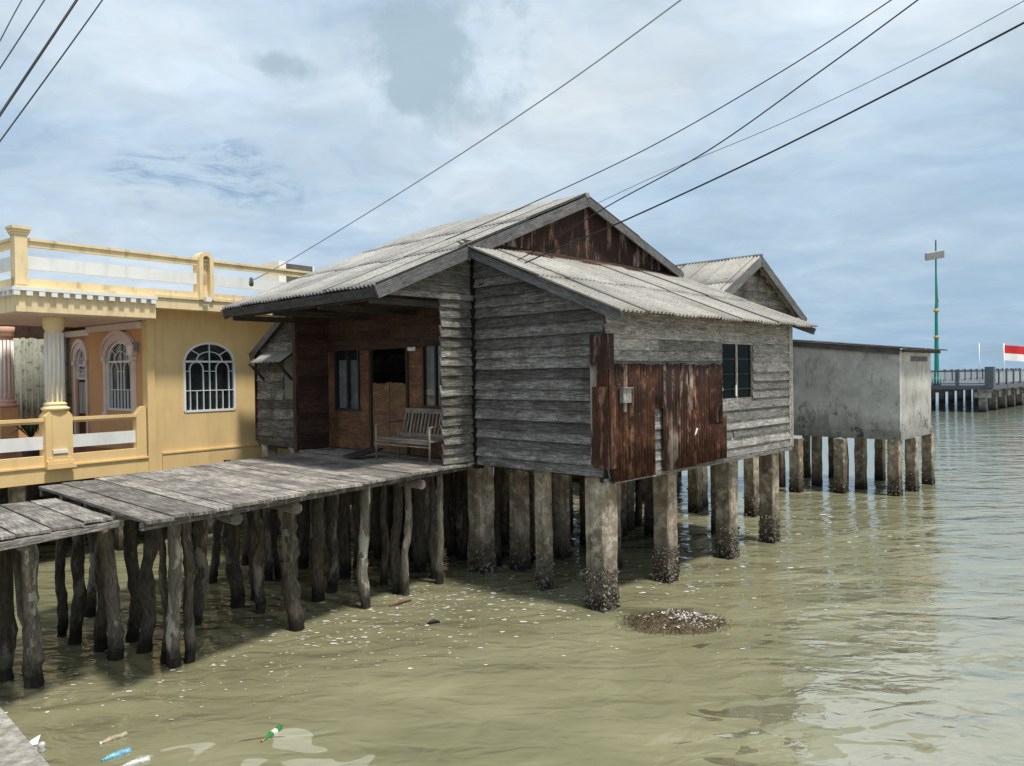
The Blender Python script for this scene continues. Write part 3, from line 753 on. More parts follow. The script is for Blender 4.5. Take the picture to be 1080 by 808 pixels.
m, t, b = mat('barnacle_shell'); r_ = rndn(t)
t.put(b.inputs['Base Color'], t.ramp(r_, [(.0, (.03, .025, .018)), (.5, (.12, .10, .075)), (.8, (.25, .22, .18)), (1, (.5, .47, .42))])); b.inputs['Roughness'].default_value = .9
M['barnacle'] = m
def square_pile(parent, c, side, top, barn=0, ax=DA, ay=DB, mt='pile', seed=0, foot=1.06, lean=(0, 0), name='pile'):
    g = MB(); rr = random.Random(seed + 5); c = V((c.x, c.y, 0)); zs_ = [-.8, -.1, .12, .3, .5, .7, .9, 1.1, 1.3, top - .15, top]
    rings = []
    for zc in zs_:
        hs = side / 2 * (foot if zc < .3 else 1.) * (1 + rr.uniform(-.03, .03)); q = []
        cc = c + V((lean[0], lean[1], 0)) * zc
        for sx, sy in ((1, 1), (-1, 1), (-1, -1), (1, -1)):
            ch = hs * .88
            for (ux, uy) in (((hs, ch) if sx * sy > 0 else (ch, hs)), ((ch, hs) if sx * sy > 0 else (hs, ch))):
                q.append(g.add(cc + ax * sx * ux + ay * sy * uy + UP * zc + V((rr.uniform(-1, 1), rr.uniform(-1, 1), 0)) * .010, .5))
        rings.append(q)
    for i_ in range(len(zs_) - 1):
        for k in range(8): g.face([rings[i_][k], rings[i_][(k + 1) % 8], rings[i_ + 1][(k + 1) % 8], rings[i_ + 1][k]], [(0, 0)] * 4)
    g.face(rings[-1], [(0, 0)] * 8); g.face(rings[0][::-1], [(0, 0)] * 8)
    po = g.build(name, M[mt], parent)
    if barn: barnacles(po, c, side / 2 * foot, ax, ay, barn, seed=seed)
    return po
fronts = [(637, 645, .35, 520), (705, 615, .30, 420), (770, 590, .31, 340), (815, 573, .30, 260), (575, 623, .20, 260), (508, 606, .34, 380)]
for k, (x_, y_, s_, nb_) in enumerate(fronts):
    c = W(x_, y_) + (V((0, s_ * .6, 0))); square_pile(H, c, s_, 1.965, nb_, seed=k)
inner = [(1.5, 2.1), (1.6, 4.1), (2.9, 1.6), (3.0, 4.4), (3.0, 6.0), (1.5, 6.0), (4.4, .2), (4.4, 2.3), (4.5, 4.4), (4.4, 6.0), (5.9, .2), (5.9, 2.2), (5.9, 4.4), (5.9, 6.0), (7.2, .2), (7.2, 2.2), (7.2, 4.4), (7.2, 6.0), (2.7, 1.0)]
for k, (a_, b_) in enumerate(inner): square_pile(H, AB(a_, b_, 0), .27, 1.93, 60, seed=40 + k)

def stilt(parent, p_, r, top, seed):
    rr = random.Random(seed); ph = rr.random() * 50; g = MB(); n = 12
    lean = V((rr.uniform(-.12, .12), rr.uniform(-.12, .12), 0)); pts = []; rad = []
    for k in range(n + 1):
        f = k / n; z = -.4 + (top + .4) * f; pts.append(V((p_.x, p_.y, z)) + lean * f + V((noise.noise(V((ph, f * 3, 0))), noise.noise(V((ph + 4, f * 3, 0))), 0)) * .09); rad.append(r * (1.05 - .15 * f))
    g.tube(pts, rad, 10, r=rr.random(), rough=.25); return g.build('log_stilt', M['log'], parent)
rs_ = random.Random(77)
for k in range(34):  # extra stilts added to fill the gaps and keep the underside dark
    stilt(H, AB(3.2 + 4.2 * rs_.random(), .4 + 5.4 * rs_.random(), 0), .06 + .04 * rs_.random(), 1.93, 500 + k)
# ================================================================ DECK and WALKWAY
frontE = lambda b: 1.69 + (2.80 - 1.69) * (b + 5.8) / 5.8
backE = lambda b: 5.70 + (7.2 - 5.7) * (b + 5.8) / 5.8
D = thing('boardwalk_deck', tuple(AB(4, -3, 0)), 'wide grey plank deck on log stilts in front of the brown doorway', 'deck')
mb = MB(); b_ = -5.8
def plank(mb, a0, a1, b0, w_, z, th=.035, fr=AB):
    r = R.random(); seg = 6; rows = []; off = R.random() * 40; ph = R.random() * 90; sk = (R.random() - .5) * .015
    for i_ in range(seg + 1):
        f = i_ / seg; a_ = a0 + (a1 - a0) * f; dz_ = .012 * noise.noise(V((ph, f * 3, 0))); db_ = .006 * noise.noise(V((ph, f * 5, 4)))
        rows.append([mb.add(fr(a_, b0 + db_ + sk * f, z + dz_), r), mb.add(fr(a_, b0 + w_ + db_ + sk * f, z + dz_ + (R.random() - .5) * .004), r), mb.add(fr(a_, b0 + w_ + db_, z + dz_ - th), r), mb.add(fr(a_, b0 + db_, z + dz_ - th), r)])
    L = a1 - a0
    for i_ in range(seg):
        A_, B_ = rows[i_], rows[i_ + 1]; u0, u1 = off + L * i_ / seg, off + L * (i_ + 1) / seg; vs = [0, w_, w_ + th, 2 * w_ + th, 2 * w_ + 2 * th]
        for k in range(4): mb.face([A_[k], B_[k], B_[(k + 1) % 4], A_[(k + 1) % 4]], [(u0, vs[k]), (u1, vs[k]), (u1, vs[k + 1]), (u0, vs[k + 1])])
    mb.face(rows[0], [(off, 0), (off, w_), (off + .01, w_), (off + .01, 0)]); mb.face(rows[-1][::-1], [(off, 0)] * 4)
while b_ < -.02:
    w_ = min(.27 * (1 + .3 * (R.random() - .5)), -.01 - b_)
    if w_ < .06: break
    plank(mb, frontE(b_) + (R.random() - .5) * .06, backE(b_) + (R.random() - .5) * .08 if b_ < -.8 else AF - .1, b_ + .006, w_ - .016, 2.005 + (R.random() - .5) * .01); b_ += w_
mb.build('planks', M['deck_wood'], D)
mb = MB()
mb.beam(AB(frontE(-5.8) + .09, -5.82, 1.925), AB(frontE(0) + .09, -.1, 1.925), .05, .075)
mb.beam(AB(backE(-5.8) - .15, -5.8, 1.92), AB(backE(0) - .15, -.1, 1.92), .06, .10)
for f in (.25, .5, .75): mb.beam(AB(frontE(-5.8) * (1 - f) + 5.6 * f, -5.8, 1.92), AB(frontE(0) * (1 - f) + 7 * f, -.1, 1.92), .07, .10)
mb.build('joists', M['grey_wood'], D)
def logbeam(parent, pxe, pye, r=.07, ln=4.2):
    """round cross beam under the deck, its sawn end showing at the front edge"""
    e = W(pxe, pye, 1.80); a_ = (e - O).dot(DA) - .03; b_ = (e - O).dot(DB)
    g = MB(); n = 8; g.tube([AB(a_ + ln * k / n, b_ + .02 * math.sin(k * 2.), 1.80) for k in range(n + 1)], [r * (1 + .1 * math.sin(k)) for k in range(n + 1)], 10, rough=.12)
    g.build('cross_log', M['pale_log'], parent)
for (x_, y_) in ((249, 547), (312, 536), (444, 511)): logbeam(D, x_, y_, .075)
def log_pile(parent, xt, xb, yb, wpx, pale=False, top=1.86, knob=0, seed=0, fork=False):
    c = W(xb, yb); r = wpx / 2 / FPX * c.y * .98; c.y += r; rr = random.Random(seed)
    yt = 404 + 100; tp = P(xt, 500, c.y); tp = V((tp.x, c.y + rr.uniform(-.12, .12), top))
    g = MB(); n = 26; pts = []; rad = []
    ph = rr.random() * 50
    for k in range(n + 1):
        f = k / n; q = V((c.x, c.y, -.5)).lerp(tp, f)
        if k > 1: q = V((c.x, c.y, 0)).lerp(tp, (q.z) / top) if q.z > 0 else V((c.x, c.y, q.z))
        wob = .045 * min(1, 4 * f * (1 - f) + .1)
        q += V((noise.noise(V((ph, f * 3.2, 0))), noise.noise(V((ph + 9, f * 3.2, 0))), 0)) * wob * 1.6
        pts.append(q); rad.append(r * (1.06 - .12 * f) * (1 + (.16 + knob) * noise.noise(V((ph, f * 8, 3))) + (.10 + knob) * noise.noise(V((ph, f * 24, 5)))))
    g.tube(pts, rad, 16, r=rr.random() if not pale else .75 + .25 * rr.random(), rough=.30 + knob, freq=8.)
    if fork:
        q0 = pts[13]; g.tube([q0, q0 + V((-.09, 0, .18)), q0 + V((-.13, .02, .5)), q0 + V((-.2, .05, .95))], [r * .85, r * .75, r * .7, r * .6], 9, rough=.2)
    return g.build('log_stilt', M['pale_log' if pale else 'log'], parent)
WK = thing('plank_walkway', tuple(AB(3.3, -7, 0)), 'narrow grey plank walkway at the left edge joining the wide deck', 'walkway')
mb = MB(); b_ = -5.86
while b_ > -8.6:
    w_ = .34 * (1 + .2 * (R.random() - .5)); a0 = 2.46 + .3 * (b_ + 5.86); plank(mb, a0 + (R.random() - .5) * .05, 4.62 + (R.random() - .5) * .10, b_ - w_ + .02, w_ - .03, 1.955 if b_ > -7.9 else 2.05, .03); b_ -= w_
mb.build('planks', M['deck_wood'], WK)
mb = MB(); mb.beam(AB(2.52, -5.75, 1.875), AB(1.74, -8.3, 1.875), .06, .07); mb.beam(AB(4.4, -5.75, 1.85), AB(4.4, -8.3, 1.85), .07, .11); mb.beam(AB(3.4, -5.75, 1.85), AB(3.2, -8.3, 1.85), .07, .11)
mb.build('joists', M['grey_wood'], WK)
logbeam(WK, 108, 556, .07, 1.9); logbeam(WK, 24, 573, .085, 1.7)
wlist = [(2, 4, 719, 15, 0, 0), (27, 31, 728, 17, 1, .12), (62, 64, 672, 10, 0, 0), (74, 78, 680, 13, 0, 0), (92, 93, 651, 10, 0, 0), (100, 104, 688, 13, 0, .05), (-25, -24, 700, 15, 0, 0)]
for k, (xt, xb, yb, wp, pl_, kn) in enumerate(wlist): log_pile(WK, xt, xb, yb, wp, bool(pl_), 1.80, kn, 100 + k, fork=(k == 1))
dlist = [(114, 120, 697, 15, 1, .04), (140, 138, 678, 14, 0, 0), (159, 150, 690, 15, 0, .05), (172, 173, 700, 8, 0, 0), (183, 182, 706, 14, 1, 0), (196, 197, 700, 11, 0, .02), (219, 205, 660, 13, 0, 0),
 (236, 247, 642, 15, 0, 0), (266, 268, 634, 10, 0, 0), (268, 275, 648, 10, 0, 0), (299, 311, 666, 17, 0, .05), (259, 259, 597, 8, 0, 0), (283, 283, 613, 9, 0, 0), (291, 291, 611, 8, 0, 0), (319, 319, 600, 11, 0, 0),
 (338, 334, 635, 13, 0, 0), (348, 350, 626, 12, 0, 0), (362, 363, 610, 12, 0, 0), (387, 383, 643, 11, 1, 0), (404, 404, 618, 8, 0, 0), (420, 417, 627, 10, 0, .03), (430, 427, 629, 8, 1, 0), (442, 441, 604, 14, 0, 0), (455, 458, 611, 8, 0, 0),
 (464, 465, 617, 8, 1, 0), (475, 476, 575, 6, 0, 0), (376, 376, 600, 9, 0, 0), (331, 331, 580, 9, 0, 0), (300, 302, 575, 9, 0, 0), (240, 238, 585, 8, 0, 0), (210, 212, 600, 9, 0, 0), (485, 487, 590, 12, 0, 0), (398, 398, 590, 10, 0, 0), (228, 225, 615, 9, 0, 0)]
for k, (xt, xb, yb, wp, pl_, kn) in enumerate(dlist): log_pile(D, xt, xb, yb, wp, bool(pl_), 1.87, kn, 200 + k, fork=(k == 6))

# loose board by the door
mb = MB(); p0, p1 = W(368, 483, 2.03), W(398, 479, 2.05); mb.beam(p0 + UP * .02, p1 + UP * .11, .42, .03)
tag(mb.build('loose_board', M['old_beam'], None), 'dark loose board lying on the deck at the door, left of the bench', 'board')

# ================================================================ BENCH
BN = thing('bench', tuple(AB(3.7, -.5, 2.01)), 'weathered slatted bench with thin metal arms against the brown wall', 'bench')
A0, A1, Bf, Bb = 3.02, 4.50, -.80, -.30
mb = MB()
for k in range(5): bb = Bf + .03 + k * .105; mb.bbox(AB, A0, A1, bb, bb + .085, 2.385, 2.41)
mb.build('seat', M['bench_wood'], BN)
mb = MB()
def bk(a_, f): return AB(a_, Bb + .03 + .15 * f, 2.44 + .42 * f)
mb.beam(bk(A0, 1.0), bk(A1, 1.0), .03, .09); mb.beam(bk(A0, .0), bk(A1, .0), .03, .06)
for k in range(15): a_ = A0 + .05 + (A1 - A0 - .1) * k / 14; mb.beam(bk(a_ - .03, .02), bk(a_ + .03, .97), .014, .04, DA)
mb.build('backrest', M['bench_wood'], BN)
for a_ in (A0, A1):
    mb = MB(); mb.tube([AB(a_, Bf, 2.012), AB(a_, Bf, 2.62)], .018, 8); mb.build('leg', M['bench_wood'], BN)
    mb = MB(); mb.tube([AB(a_, Bb, 2.012), AB(a_, Bb, 2.5)], .018, 8); mb.build('leg', M['bench_wood'], BN)
    mb = MB(); mb.tube([AB(a_, Bf - .02, 2.62), AB(a_, Bf + .1, 2.64), AB(a_, Bb + .1, 2.68)], .016, 8); mb.build('armrest', M['bench_wood'], BN)
mb = MB(); mb.beam(AB(A0, Bf, 2.36), AB(A1, Bf, 2.36), .03, .04); mb.beam(AB(A0, Bf, 2.30), AB(A1, Bf, 2.30), .02, .02); mb.beam(AB(A0, Bb, 2.36), AB(A1, Bb, 2.36), .03, .04)
mb.build('seat_frame', M['bench_wood'], BN)

# ================================================================ SMALL ANNEX behind the porch
AX = thing('plank_shed', tuple(AB(8.3, -.5, 0)), 'small grey plank shed with a little corrugated awning, between deck and yellow house', 'shed')
ab = -.6; xl = onb(273, 420, ab)[0]
ez = onb(262, 374, ab)[1]; pk = onb(300, 336, ab); sl_ = (pk[1] - ez) / (xl + .12 - pk[0])
mb = MB(); atop = lambda x: ez + sl_ * (xl + .12 - x) - .05
wn_ = wbox(300, 314, 366, 424, ab)
siding(mb, lambda x, z: AB(x, ab, z), -DB, AF + .1, xl, 2.03, 5.6, .2, top=lambda x: min(atop(x), 5.3), holes=[(AF, wn_[1], wn_[2], wn_[3])], vary=.3, jit=.012, tilt=.03, jend=.03)
mb.build('wall', M['grey_wood'], AX)
mb = MB(); siding(mb, lambda x, z: AB(xl, x, z), DA, ab, 2.4, 2.03, ez, .2); siding(mb, lambda x, z: AB(x, 2.4, z), DB, AF + .1, xl, 2.03, 5.2, .2, top=lambda x: min(atop(x), 5.3)); mb.build('wall', M['grey_wood'], AX)
mb = MB(); mb.bbox(AB, AF + .1, wn_[1], ab - .01, ab + .02, wn_[2], wn_[3]); mb.build('shutter', M['annex_grey'], AX)
vv = (AB(-1, 0, sl_) - AB(0, 0, 0)).normalized(); ln = math.hypot(xl + .12 - AF - .1, (xl + .12 - AF - .1) * sl_)
mb = MB(); roof_plane(mb, AB(xl + .10, 2.5, ez), -DB, vv, 2.5 - ab + .12, ln * .98, .72, nl=2); mb.build('roof', M['roof_dull'], AX)
mb = MB(); mb.beam(AB(xl + .10, ab - .14, ez - .07), AB(AF + .12, ab - .14, ez - .07 + sl_ * (xl - AF)), .03, .15); mb.build('barge_board', M['trim_wood'], AX)
aw = onb(262, 384, ab - .45); ax0 = onb(311, 366, ab - .45)
mb = MB(); va = (AB(0, ab, aw[1] + .28) - AB(0, ab - .42, aw[1])).normalized()
mb.corr(AB(min(aw[0], xl + .02), ab - .42, aw[1] + .01), -DA, va, min(aw[0], xl + .02) - AF - .15, .50, .1, .014, .006, nl=2, ragged=.05)
mb.build('awning', M['roof'], AX)
mb = MB()
for a_ in (AF + .3, xl - .35):
    mb = MB(); mb.beam(AB(a_, ab - .05, 3.45), AB(a_, ab - .36, aw[1] - .01), .05, .05); mb.beam(AB(a_, ab - .02, aw[1] + .22), AB(a_, ab - .40, aw[1] - .03), .04, .05); mb.build('bracket', M['old_beam'], AX)
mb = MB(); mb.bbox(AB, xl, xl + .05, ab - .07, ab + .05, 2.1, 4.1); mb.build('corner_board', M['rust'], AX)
for k, (a_, b_) in enumerate(((xl - .25, ab + .1), (AF + .4, ab + .1), (xl - .2, 2.2), (AF + .4, 2.2))): square_pile(AX, AB(a_, b_, 0), .26, 2.02, 60, seed=80 + k)
mb = MB(); mb.bbox(AB, AF + .1, xl, ab, 2.4, 1.98, 2.028); mb.build('floor', M['old_beam'], AX)

# ================================================================ REAR GABLED HOUSE
RH = thing('gabled_house', tuple(AB(5, 11, 0)), 'grey gabled plank house with pale corrugated roof, behind the lean-to', 'house')
rb, rz = ona(803, 270, AG); rbe, rze = ona(850, 335, AG); hw = rbe - rb
rl = rb - hw
def rmz(b): return rz - (rz - rze) * abs(b - rb) / hw
mb = MB(); siding(mb, lambda x, z: AB(AG + .35, x, z), -DA, rl + .3, rbe - .3, 1.95, 6.8, .21, top=lambda x: rmz(x) - .05, tilt=.012, jit=.004)
mb.build('wall', M['grey_wood'], RH)
mb = MB(); siding(mb, lambda x, z: AB(x, rbe - .3, z), DB, AG + .4, 8.5, 1.95, 5., .2); siding(mb, lambda x, z: AB(x, rl + .3, z), -DB, AG + .4, 8.5, 1.95, 5., .2)
siding(mb, lambda x, z: AB(8.5, x, z), DA, rl + .3, rbe - .3, 1.95, 6.8, .21, top=lambda x: rmz(x) - .05); mb.build('wall', M['grey_wood'], RH)
for (be, ux) in ((rl, -DA), (rbe, DA)):
    vv = (AB(0, rb, rz) - AB(0, be, rze)); L_ = vv.length; vv.normalize()
    mb = MB(); st = AB(8.8 if be == rl else AG, be, rze); roof_plane(mb, st, ux, vv, 8.8 - AG, L_, .72, [1.5, L_ - 1.5], nl=2); mb.build('roof', M['roof'], RH)
    mb = MB(); mb.beam(AB(AG, be, rze - .13), AB(AG, rb, rz - .13), .035, .24); mb.build('barge_board', M['trim_wood'], RH)
mb = MB(); mb.tube([AB(AG - .02, rb, rz), AB(8.8, rb, rz)], .06, 8); mb.build('ridge_cap', M['sign_grey'], RH)
mb = MB(); mb.bbox(AB, AG + .4, 8.5, rl + .35, rbe - .35, 1.85, 1.945); mb.build('floor', M['old_beam'], RH)
for k in range(4):
    for j in range(4): square_pile(RH, AB(AG + .6 + k * 1.8, rl + .6 + j * (2 * hw - 1.2) / 3, 0), .26, 1.845, 0, seed=120 + k * 4 + j)
# lean-to link wall between the two houses (grey door panel)
mb = MB(); mb.bbox(AB, AG - .9, AG - .86, 7.6, 9.5, 1.9, 4.2)
tag(mb.build('board_partition', M['trim_wood'], None), 'grey board partition in the gap between plank house and concrete house', 'partition')

# ================================================================ CONCRETE HOUSE
CHs = thing('concrete_house', tuple(AB(1.5, 14.5, 0)), 'bare grey concrete annex on stilts at the sea end of the row', 'house')
ca0, cb0, ca1, cb1 = .12, 13.45, 3.25, 16.3
_, ct0 = onb(951, 370, cb0); ct1 = onb(845, 361, cb0)[1]
cz0, cz1 = onb(951, 464.4, cb0)[1], onb(951, 455, cb0)[1]
def ctz(a): return ct0 + (ct1 - ct0) * (a - ca0) / (ca1 - ca0)
mb = MB(); th = .14
def slopewall(a0, a1, b0, b1, m_):
    g = MB(); q = [AB(a, b, z) for a in (a0, a1) for (b, z) in ((b0, cz1), (b1, cz1), (b1, ctz(a)), (b0, ctz(a)))]
    g.hexa(q, .5); return g.build('wall', m_, CHs)
slopewall(ca0, ca1, cb0, cb0 + th, M['house_concrete'])
slopewall(ca0, ca0 + th, cb0 + th + .003, cb1 - th, M['pale_concrete'])
slopewall(ca0, ca1, cb1 - th + .003, cb1, M['house_concrete'])
slopewall(ca1 - th, ca1 - .003, cb0 + th + .003, cb1 - th, M['house_concrete'])
mb = MB(); mb.bbox(AB, ca0 - .03, ca1 + .02, cb0 - .03, cb1 + .03, cz0, cz1 - .003); mb.build('floor_slab', M['pale_concrete'], CHs)
vc = (AB(1, 0, (ct1 - ct0) / (ca1 - ca0)) - AB(0, 0, 0)).normalized()
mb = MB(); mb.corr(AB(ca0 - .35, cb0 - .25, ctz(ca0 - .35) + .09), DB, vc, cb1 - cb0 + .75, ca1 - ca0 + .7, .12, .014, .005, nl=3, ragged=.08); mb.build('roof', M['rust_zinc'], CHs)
mb = MB(); mb.beam(AB(ca0 - .02, cb0 - .05, ctz(ca0) - .02), AB(ca1 + .3, cb0 - .05, ctz(ca1 + .3) - .02), .05, .17); mb.build('fascia', M['trim_wood'], CHs)
mb = MB(); mb.beam(AB(ca0 - .15, cb0 - .2, ctz(ca0) + .0), AB(ca0 - .15, cb1 + .35, ctz(ca0)), .06, .09); mb.build('fascia', M['old_beam'], CHs)
vb0, vz = ona(960, 378.5, ca0); vb1 = ona(978, 378, ca0)[0]
g = MB()
for k in range(6):
    b0_ = vb0 + (vb1 - vb0) * k / 6; g.bbox(AB, ca0 - .012, ca0 - .002, b0_ + .02, b0_ + (vb1 - vb0) / 6 - .02, vz - .07, vz + .07, .5)
g.build('vent_block', M['sign_grey'], CHs)
for k, (x_, y_, s_, bn) in enumerate([(842, 521, .30, 60), (889.5, 522, .29, 80), (948, 525, .30, 100), (966, 520, .29, 80), (983, 512.5, .28, 80), (863.5, 514, .24, 0), (881, 505, .24, 0), (911, 517.5, .27, 0), (931, 508, .25, 0), (852, 505, .2, 0)]):
    c = W(x_, y_) + V((0, s_ * .5, 0)) + DB * .24 + DA * .10; square_pile(CHs, c, s_, cz0 - .003, bn, seed=160 + k)
mb = MB(); mb.tube([W(893, 508) + UP * -.2, W(893, 508) + UP * .7, W(891, 508) + UP * 1.5], .07, 8, rough=.3); mb.build('log_stilt', M['log'], CHs)
for k, (x_, y_) in enumerate([(735, 541), (662, 560), (690, 566), (622, 575), (592, 590), (795, 545)]):
    square_pile(H, W(x_, y_) + V((0, .15, 0)), .27, 1.93, 60, seed=190 + k)

# ================================================================ YELLOW HOUSE
Y = thing('yellow_house', tuple(YH(2, 1, 0)), 'yellow plastered house with white trim, roof balustrade and columned porch', 'house')
OV = -.60
wt0, wt1 = onf(193.5, 400)[0], onf(248, 400)[0]; wzb = onf(220, 434)[1]; wzs = onf(220, 381)[1]; wzt = onf(220, 361)[1]
mb = MB()
TE = 10.5
mb.bbox(YH, 0, wt0, 0, .15, 1.59, 5.0); mb.bbox(YH, wt1, TE, 0, .15, 1.59, 5.0)
mb.bbox(YH, wt0 + .001, wt1 - .001, 0, .15, 1.59, wzb)
# arch-shaped fill above the window
def arch_pts(t0, t1, zs_, zt_, n=14):
    c = (t0 + t1) / 2; w_ = (t1 - t0) / 2; return [(c - w_ * math.cos(math.pi * k / n), zs_ + (zt_ - zs_) * math.sin(math.pi * k / n)) for k in range(n + 1)]
ap = arch_pts(wt0, wt1, wzs, wzt)
for k in range(len(ap) - 1):
    mb.prism([YH(ap[k][0], 0, ap[k][1]), YH(ap[k + 1][0], 0, ap[k + 1][1]), YH(ap[k + 1][0], 0, 5.0), YH(ap[k][0], 0, 5.0)], G * .15, .5)
mb.build('wall', M['yellow'], Y)
mb = MB(); mb.bbox(YH, .001, .155, -.05, -.002, 1.6, 4.97); mb.bbox(YH, .30, TE, -.035, -.002, 1.6, 1.93); mb.bbox(YH, .30, TE, -.05, -.003, 1.932, 1.965)
mb.build('plinth', M['yellow'], Y)
mb = MB(); mb.bbox(YH, TE, TE + .15, 0, 6.5, 1.59, 5.0); mb.bbox(YH, .1, TE, 6.35, 6.5, 1.59, 5.); mb.build('wall', M['yellow'], Y)
# arched window helper
def arch_window(parent, fr, t0, t1, zb, zs_, zt_, dep=.05, name='window', wfr=.045, mull=.015):
    ap = arch_pts(t0, t1, zs_, zt_, 16); f = MB()
    def bar(p, q, w_): f.beam(fr(p[0], 0, p[1]), fr(q[0], 0, q[1]), w_, dep, up=fr(0, 1, 0) - fr(0, 0, 0), r=.5)
    loop = [(t0 + wfr / 2, zb + wfr / 2)] + [(t0 + wfr / 2 + (x - t0) * (t1 - t0 - wfr) / (t1 - t0), z - wfr / 2) for (x, z) in ap] + [(t1 - wfr / 2, zb + wfr / 2)]
    for k in range(len(loop) - 1): bar(loop[k], loop[k + 1], wfr)
    bar(loop[-1], loop[0], wfr); bar((t0, zs_ - .01), (t1, zs_ - .01), wfr * .9); c = (t0 + t1) / 2; w_ = (t1 - t0) / 2
    wo = f.build(name, M['white_clean'], parent); f = MB(); dep_ = .03
    def bar2(p, q): f.beam(fr(p[0], .002, p[1]), fr(q[0], .002, q[1]), mull, dep_, up=fr(0, 1, 0) - fr(0, 0, 0), r=.5)
    bar2((c, zb), (c, zt_ - .02)); hh = zt_ - zs_
    for a_ in (40, 140): bar2((c + w_ * .48 * math.cos(math.radians(a_)), zs_ + hh * .5 * math.sin(math.radians(a_))), (c + w_ * .95 * math.cos(math.radians(a_)), zs_ + hh * .95 * math.sin(math.radians(a_))))
    aa = [(c + w_ * .5 * math.cos(math.pi * k / 10), zs_ + hh * .5 * math.sin(math.pi * k / 10)) for k in range(11)]
    for k in range(10): bar2(aa[k], aa[k + 1])
    zm = zb + (zs_ - zb) * .42; bar2((t0, zm), (t1, zm))
    for hx in (t0, c):
        x0 = hx + w_ * .25; x1 = hx + w_ * .75
        bar2((x0, zm), (x0, zs_ - .15)); bar2((x1, zm), (x1, zs_ - .15)); bar2((hx, zs_ - .22), (x0, zs_ - .22)); bar2((x1, zs_ - .22), (hx + w_, zs_ - .22))
        ar = [((x0 + x1) / 2 - (x1 - x0) / 2 * math.cos(math.pi * k / 8), zs_ - .17 + (x1 - x0) / 2 * math.sin(math.pi * k / 8)) for k in range(9)]
        for k in range(8): bar2(ar[k], ar[k + 1])
        for s_ in (.25, .5, .75): bar2((hx + w_ * s_, zb), (hx + w_ * s_, zm))
    f.build('mullion', M['white_clean'], wo)
    g = MB(); g.prism([fr(t0 + .01, .02, zb), fr(t1 - .01, .02, zb)] + [fr(x, .02, z - .01) for (x, z) in reversed(ap)], (fr(0, 1, 0) - fr(0, 0, 0)) * .006); g.build('pane', M['dark_glass'], wo)
    return wo
arch_window(Y, lambda a, b, z: YH(a, b + .01, z), wt0, wt1, wzb, wzs, wzt)
# band + porch slab + parapet
t17 = onf(17, 320, OV - .05)[0]; t165 = onf(164.5, 330, OV - .05)[0]
zs0 = onf(90, 332, OV - .05)[1]; zd1 = onf(90, 308, OV - .05)[1]
mb = MB()
mb.bbox(YH, t165, TE + .3, OV, 6.6, 4.93, zd1)                       # roof edge band over the wall
mb.bbox(YH, t17, t165 - .002, OV - .05, 3.0, zs0, zd1)                  # porch roof
mb.build('roof_slab', M['cream'], Y)
mb = MB(); mb.bbox(YH, t17 + .05, t165 - .05, OV + .02, 2.9, zs0 - .012, zs0 - .002); mb.build('porch_ceiling', M['pinkish'], Y)
mb = MB(); n = 0
x = t17 - .06
mb.bbox(YH, t17 - .08, t165, OV - .13, OV - .052, zd1 - .055, zd1 + .004)
mb.bbox(YH, t17 - .082, t17 - .002, OV - .05, 3.0, zd1 - .055, zd1 + .004)
while x < t165 - .05:
    mb.bbox(YH, x, x + .10, OV - .125, OV - .0525, zd1 - .14, zd1 - .056); x += .20
x = OV + .05
while x < 2.9: mb.bbox(YH, t17 - .078, t17 - .0025, x, x + .10, zd1 - .14, zd1 - .056); x += .2
mb.build('dentil_trim', M['white'], Y)
zp0 = onf(30, 293.5, OV)[1]; zr0, zr1 = onf(60, 286, OV)[1], onf(60, 272.5, OV)[1]; zt0, zt1 = onf(60, 263, OV)[1], onf(60, 254.5, OV)[1]
mb = MB(); mb.bbox(YH, t17, TE, OV + .02, OV + .17, zd1 + .001, zp0); mb.bbox(YH, t17, TE, OV - .03, OV + .20, zd1 + .0055, zd1 + .06)
mb.bbox(YH, t17 + .03, t17 + .18, OV + .2, 6.4, zd1 + .002, zp0); mb.build('parapet', M['cream'], Y)
mb = MB(); mb.bbox(YH, t17 + .1, TE, OV + .04, OV + .15, zt0, zt1 - .05); mb.bbox(YH, t17 + .1, TE, OV + .01, OV + .18, zt1 - .048, zt1)
mb.bbox(YH, t17 + .04, t17 + .15, OV + .2, 6.4, zt0, zt1 - .05); mb.bbox(YH, t17 + .01, t17 + .18, OV + .2, 6.4, zt1 - .048, zt1); mb.build('top_rail', M['cream'], Y)
mb = MB(); mb.bbox(YH, t17 + .1, TE, OV + .06, OV + .13, zr0, zr1); mb.bbox(YH, t17 + .06, t17 + .13, OV + .2, 6.4, zr0, zr1); mb.build('middle_rail', M['white'], Y)
pw = onf(28, 280, OV)[0] - t17
zcap = onf(20, 239, OV)[1]
def cap_post(t0, g0):
    g = MB(); w_ = .20; g.bbox(YH, t0, t0 + w_, g0, g0 + w_, zd1 + .06, zcap - .14)
    for k, (e, h0, h1) in enumerate(((.02, .14, .10), (.035, .10, .05), (.055, .05, .0))): g.bbox(YH, t0 - e, t0 + w_ + e, g0 - e, g0 + w_ + e, zcap - h0 + .0015, zcap - h1)
    return g.build('parapet_post', M['cream'], Y)
cap_post(t17 + .0, OV - .04); cap_post(t17 + .0, 2.6)
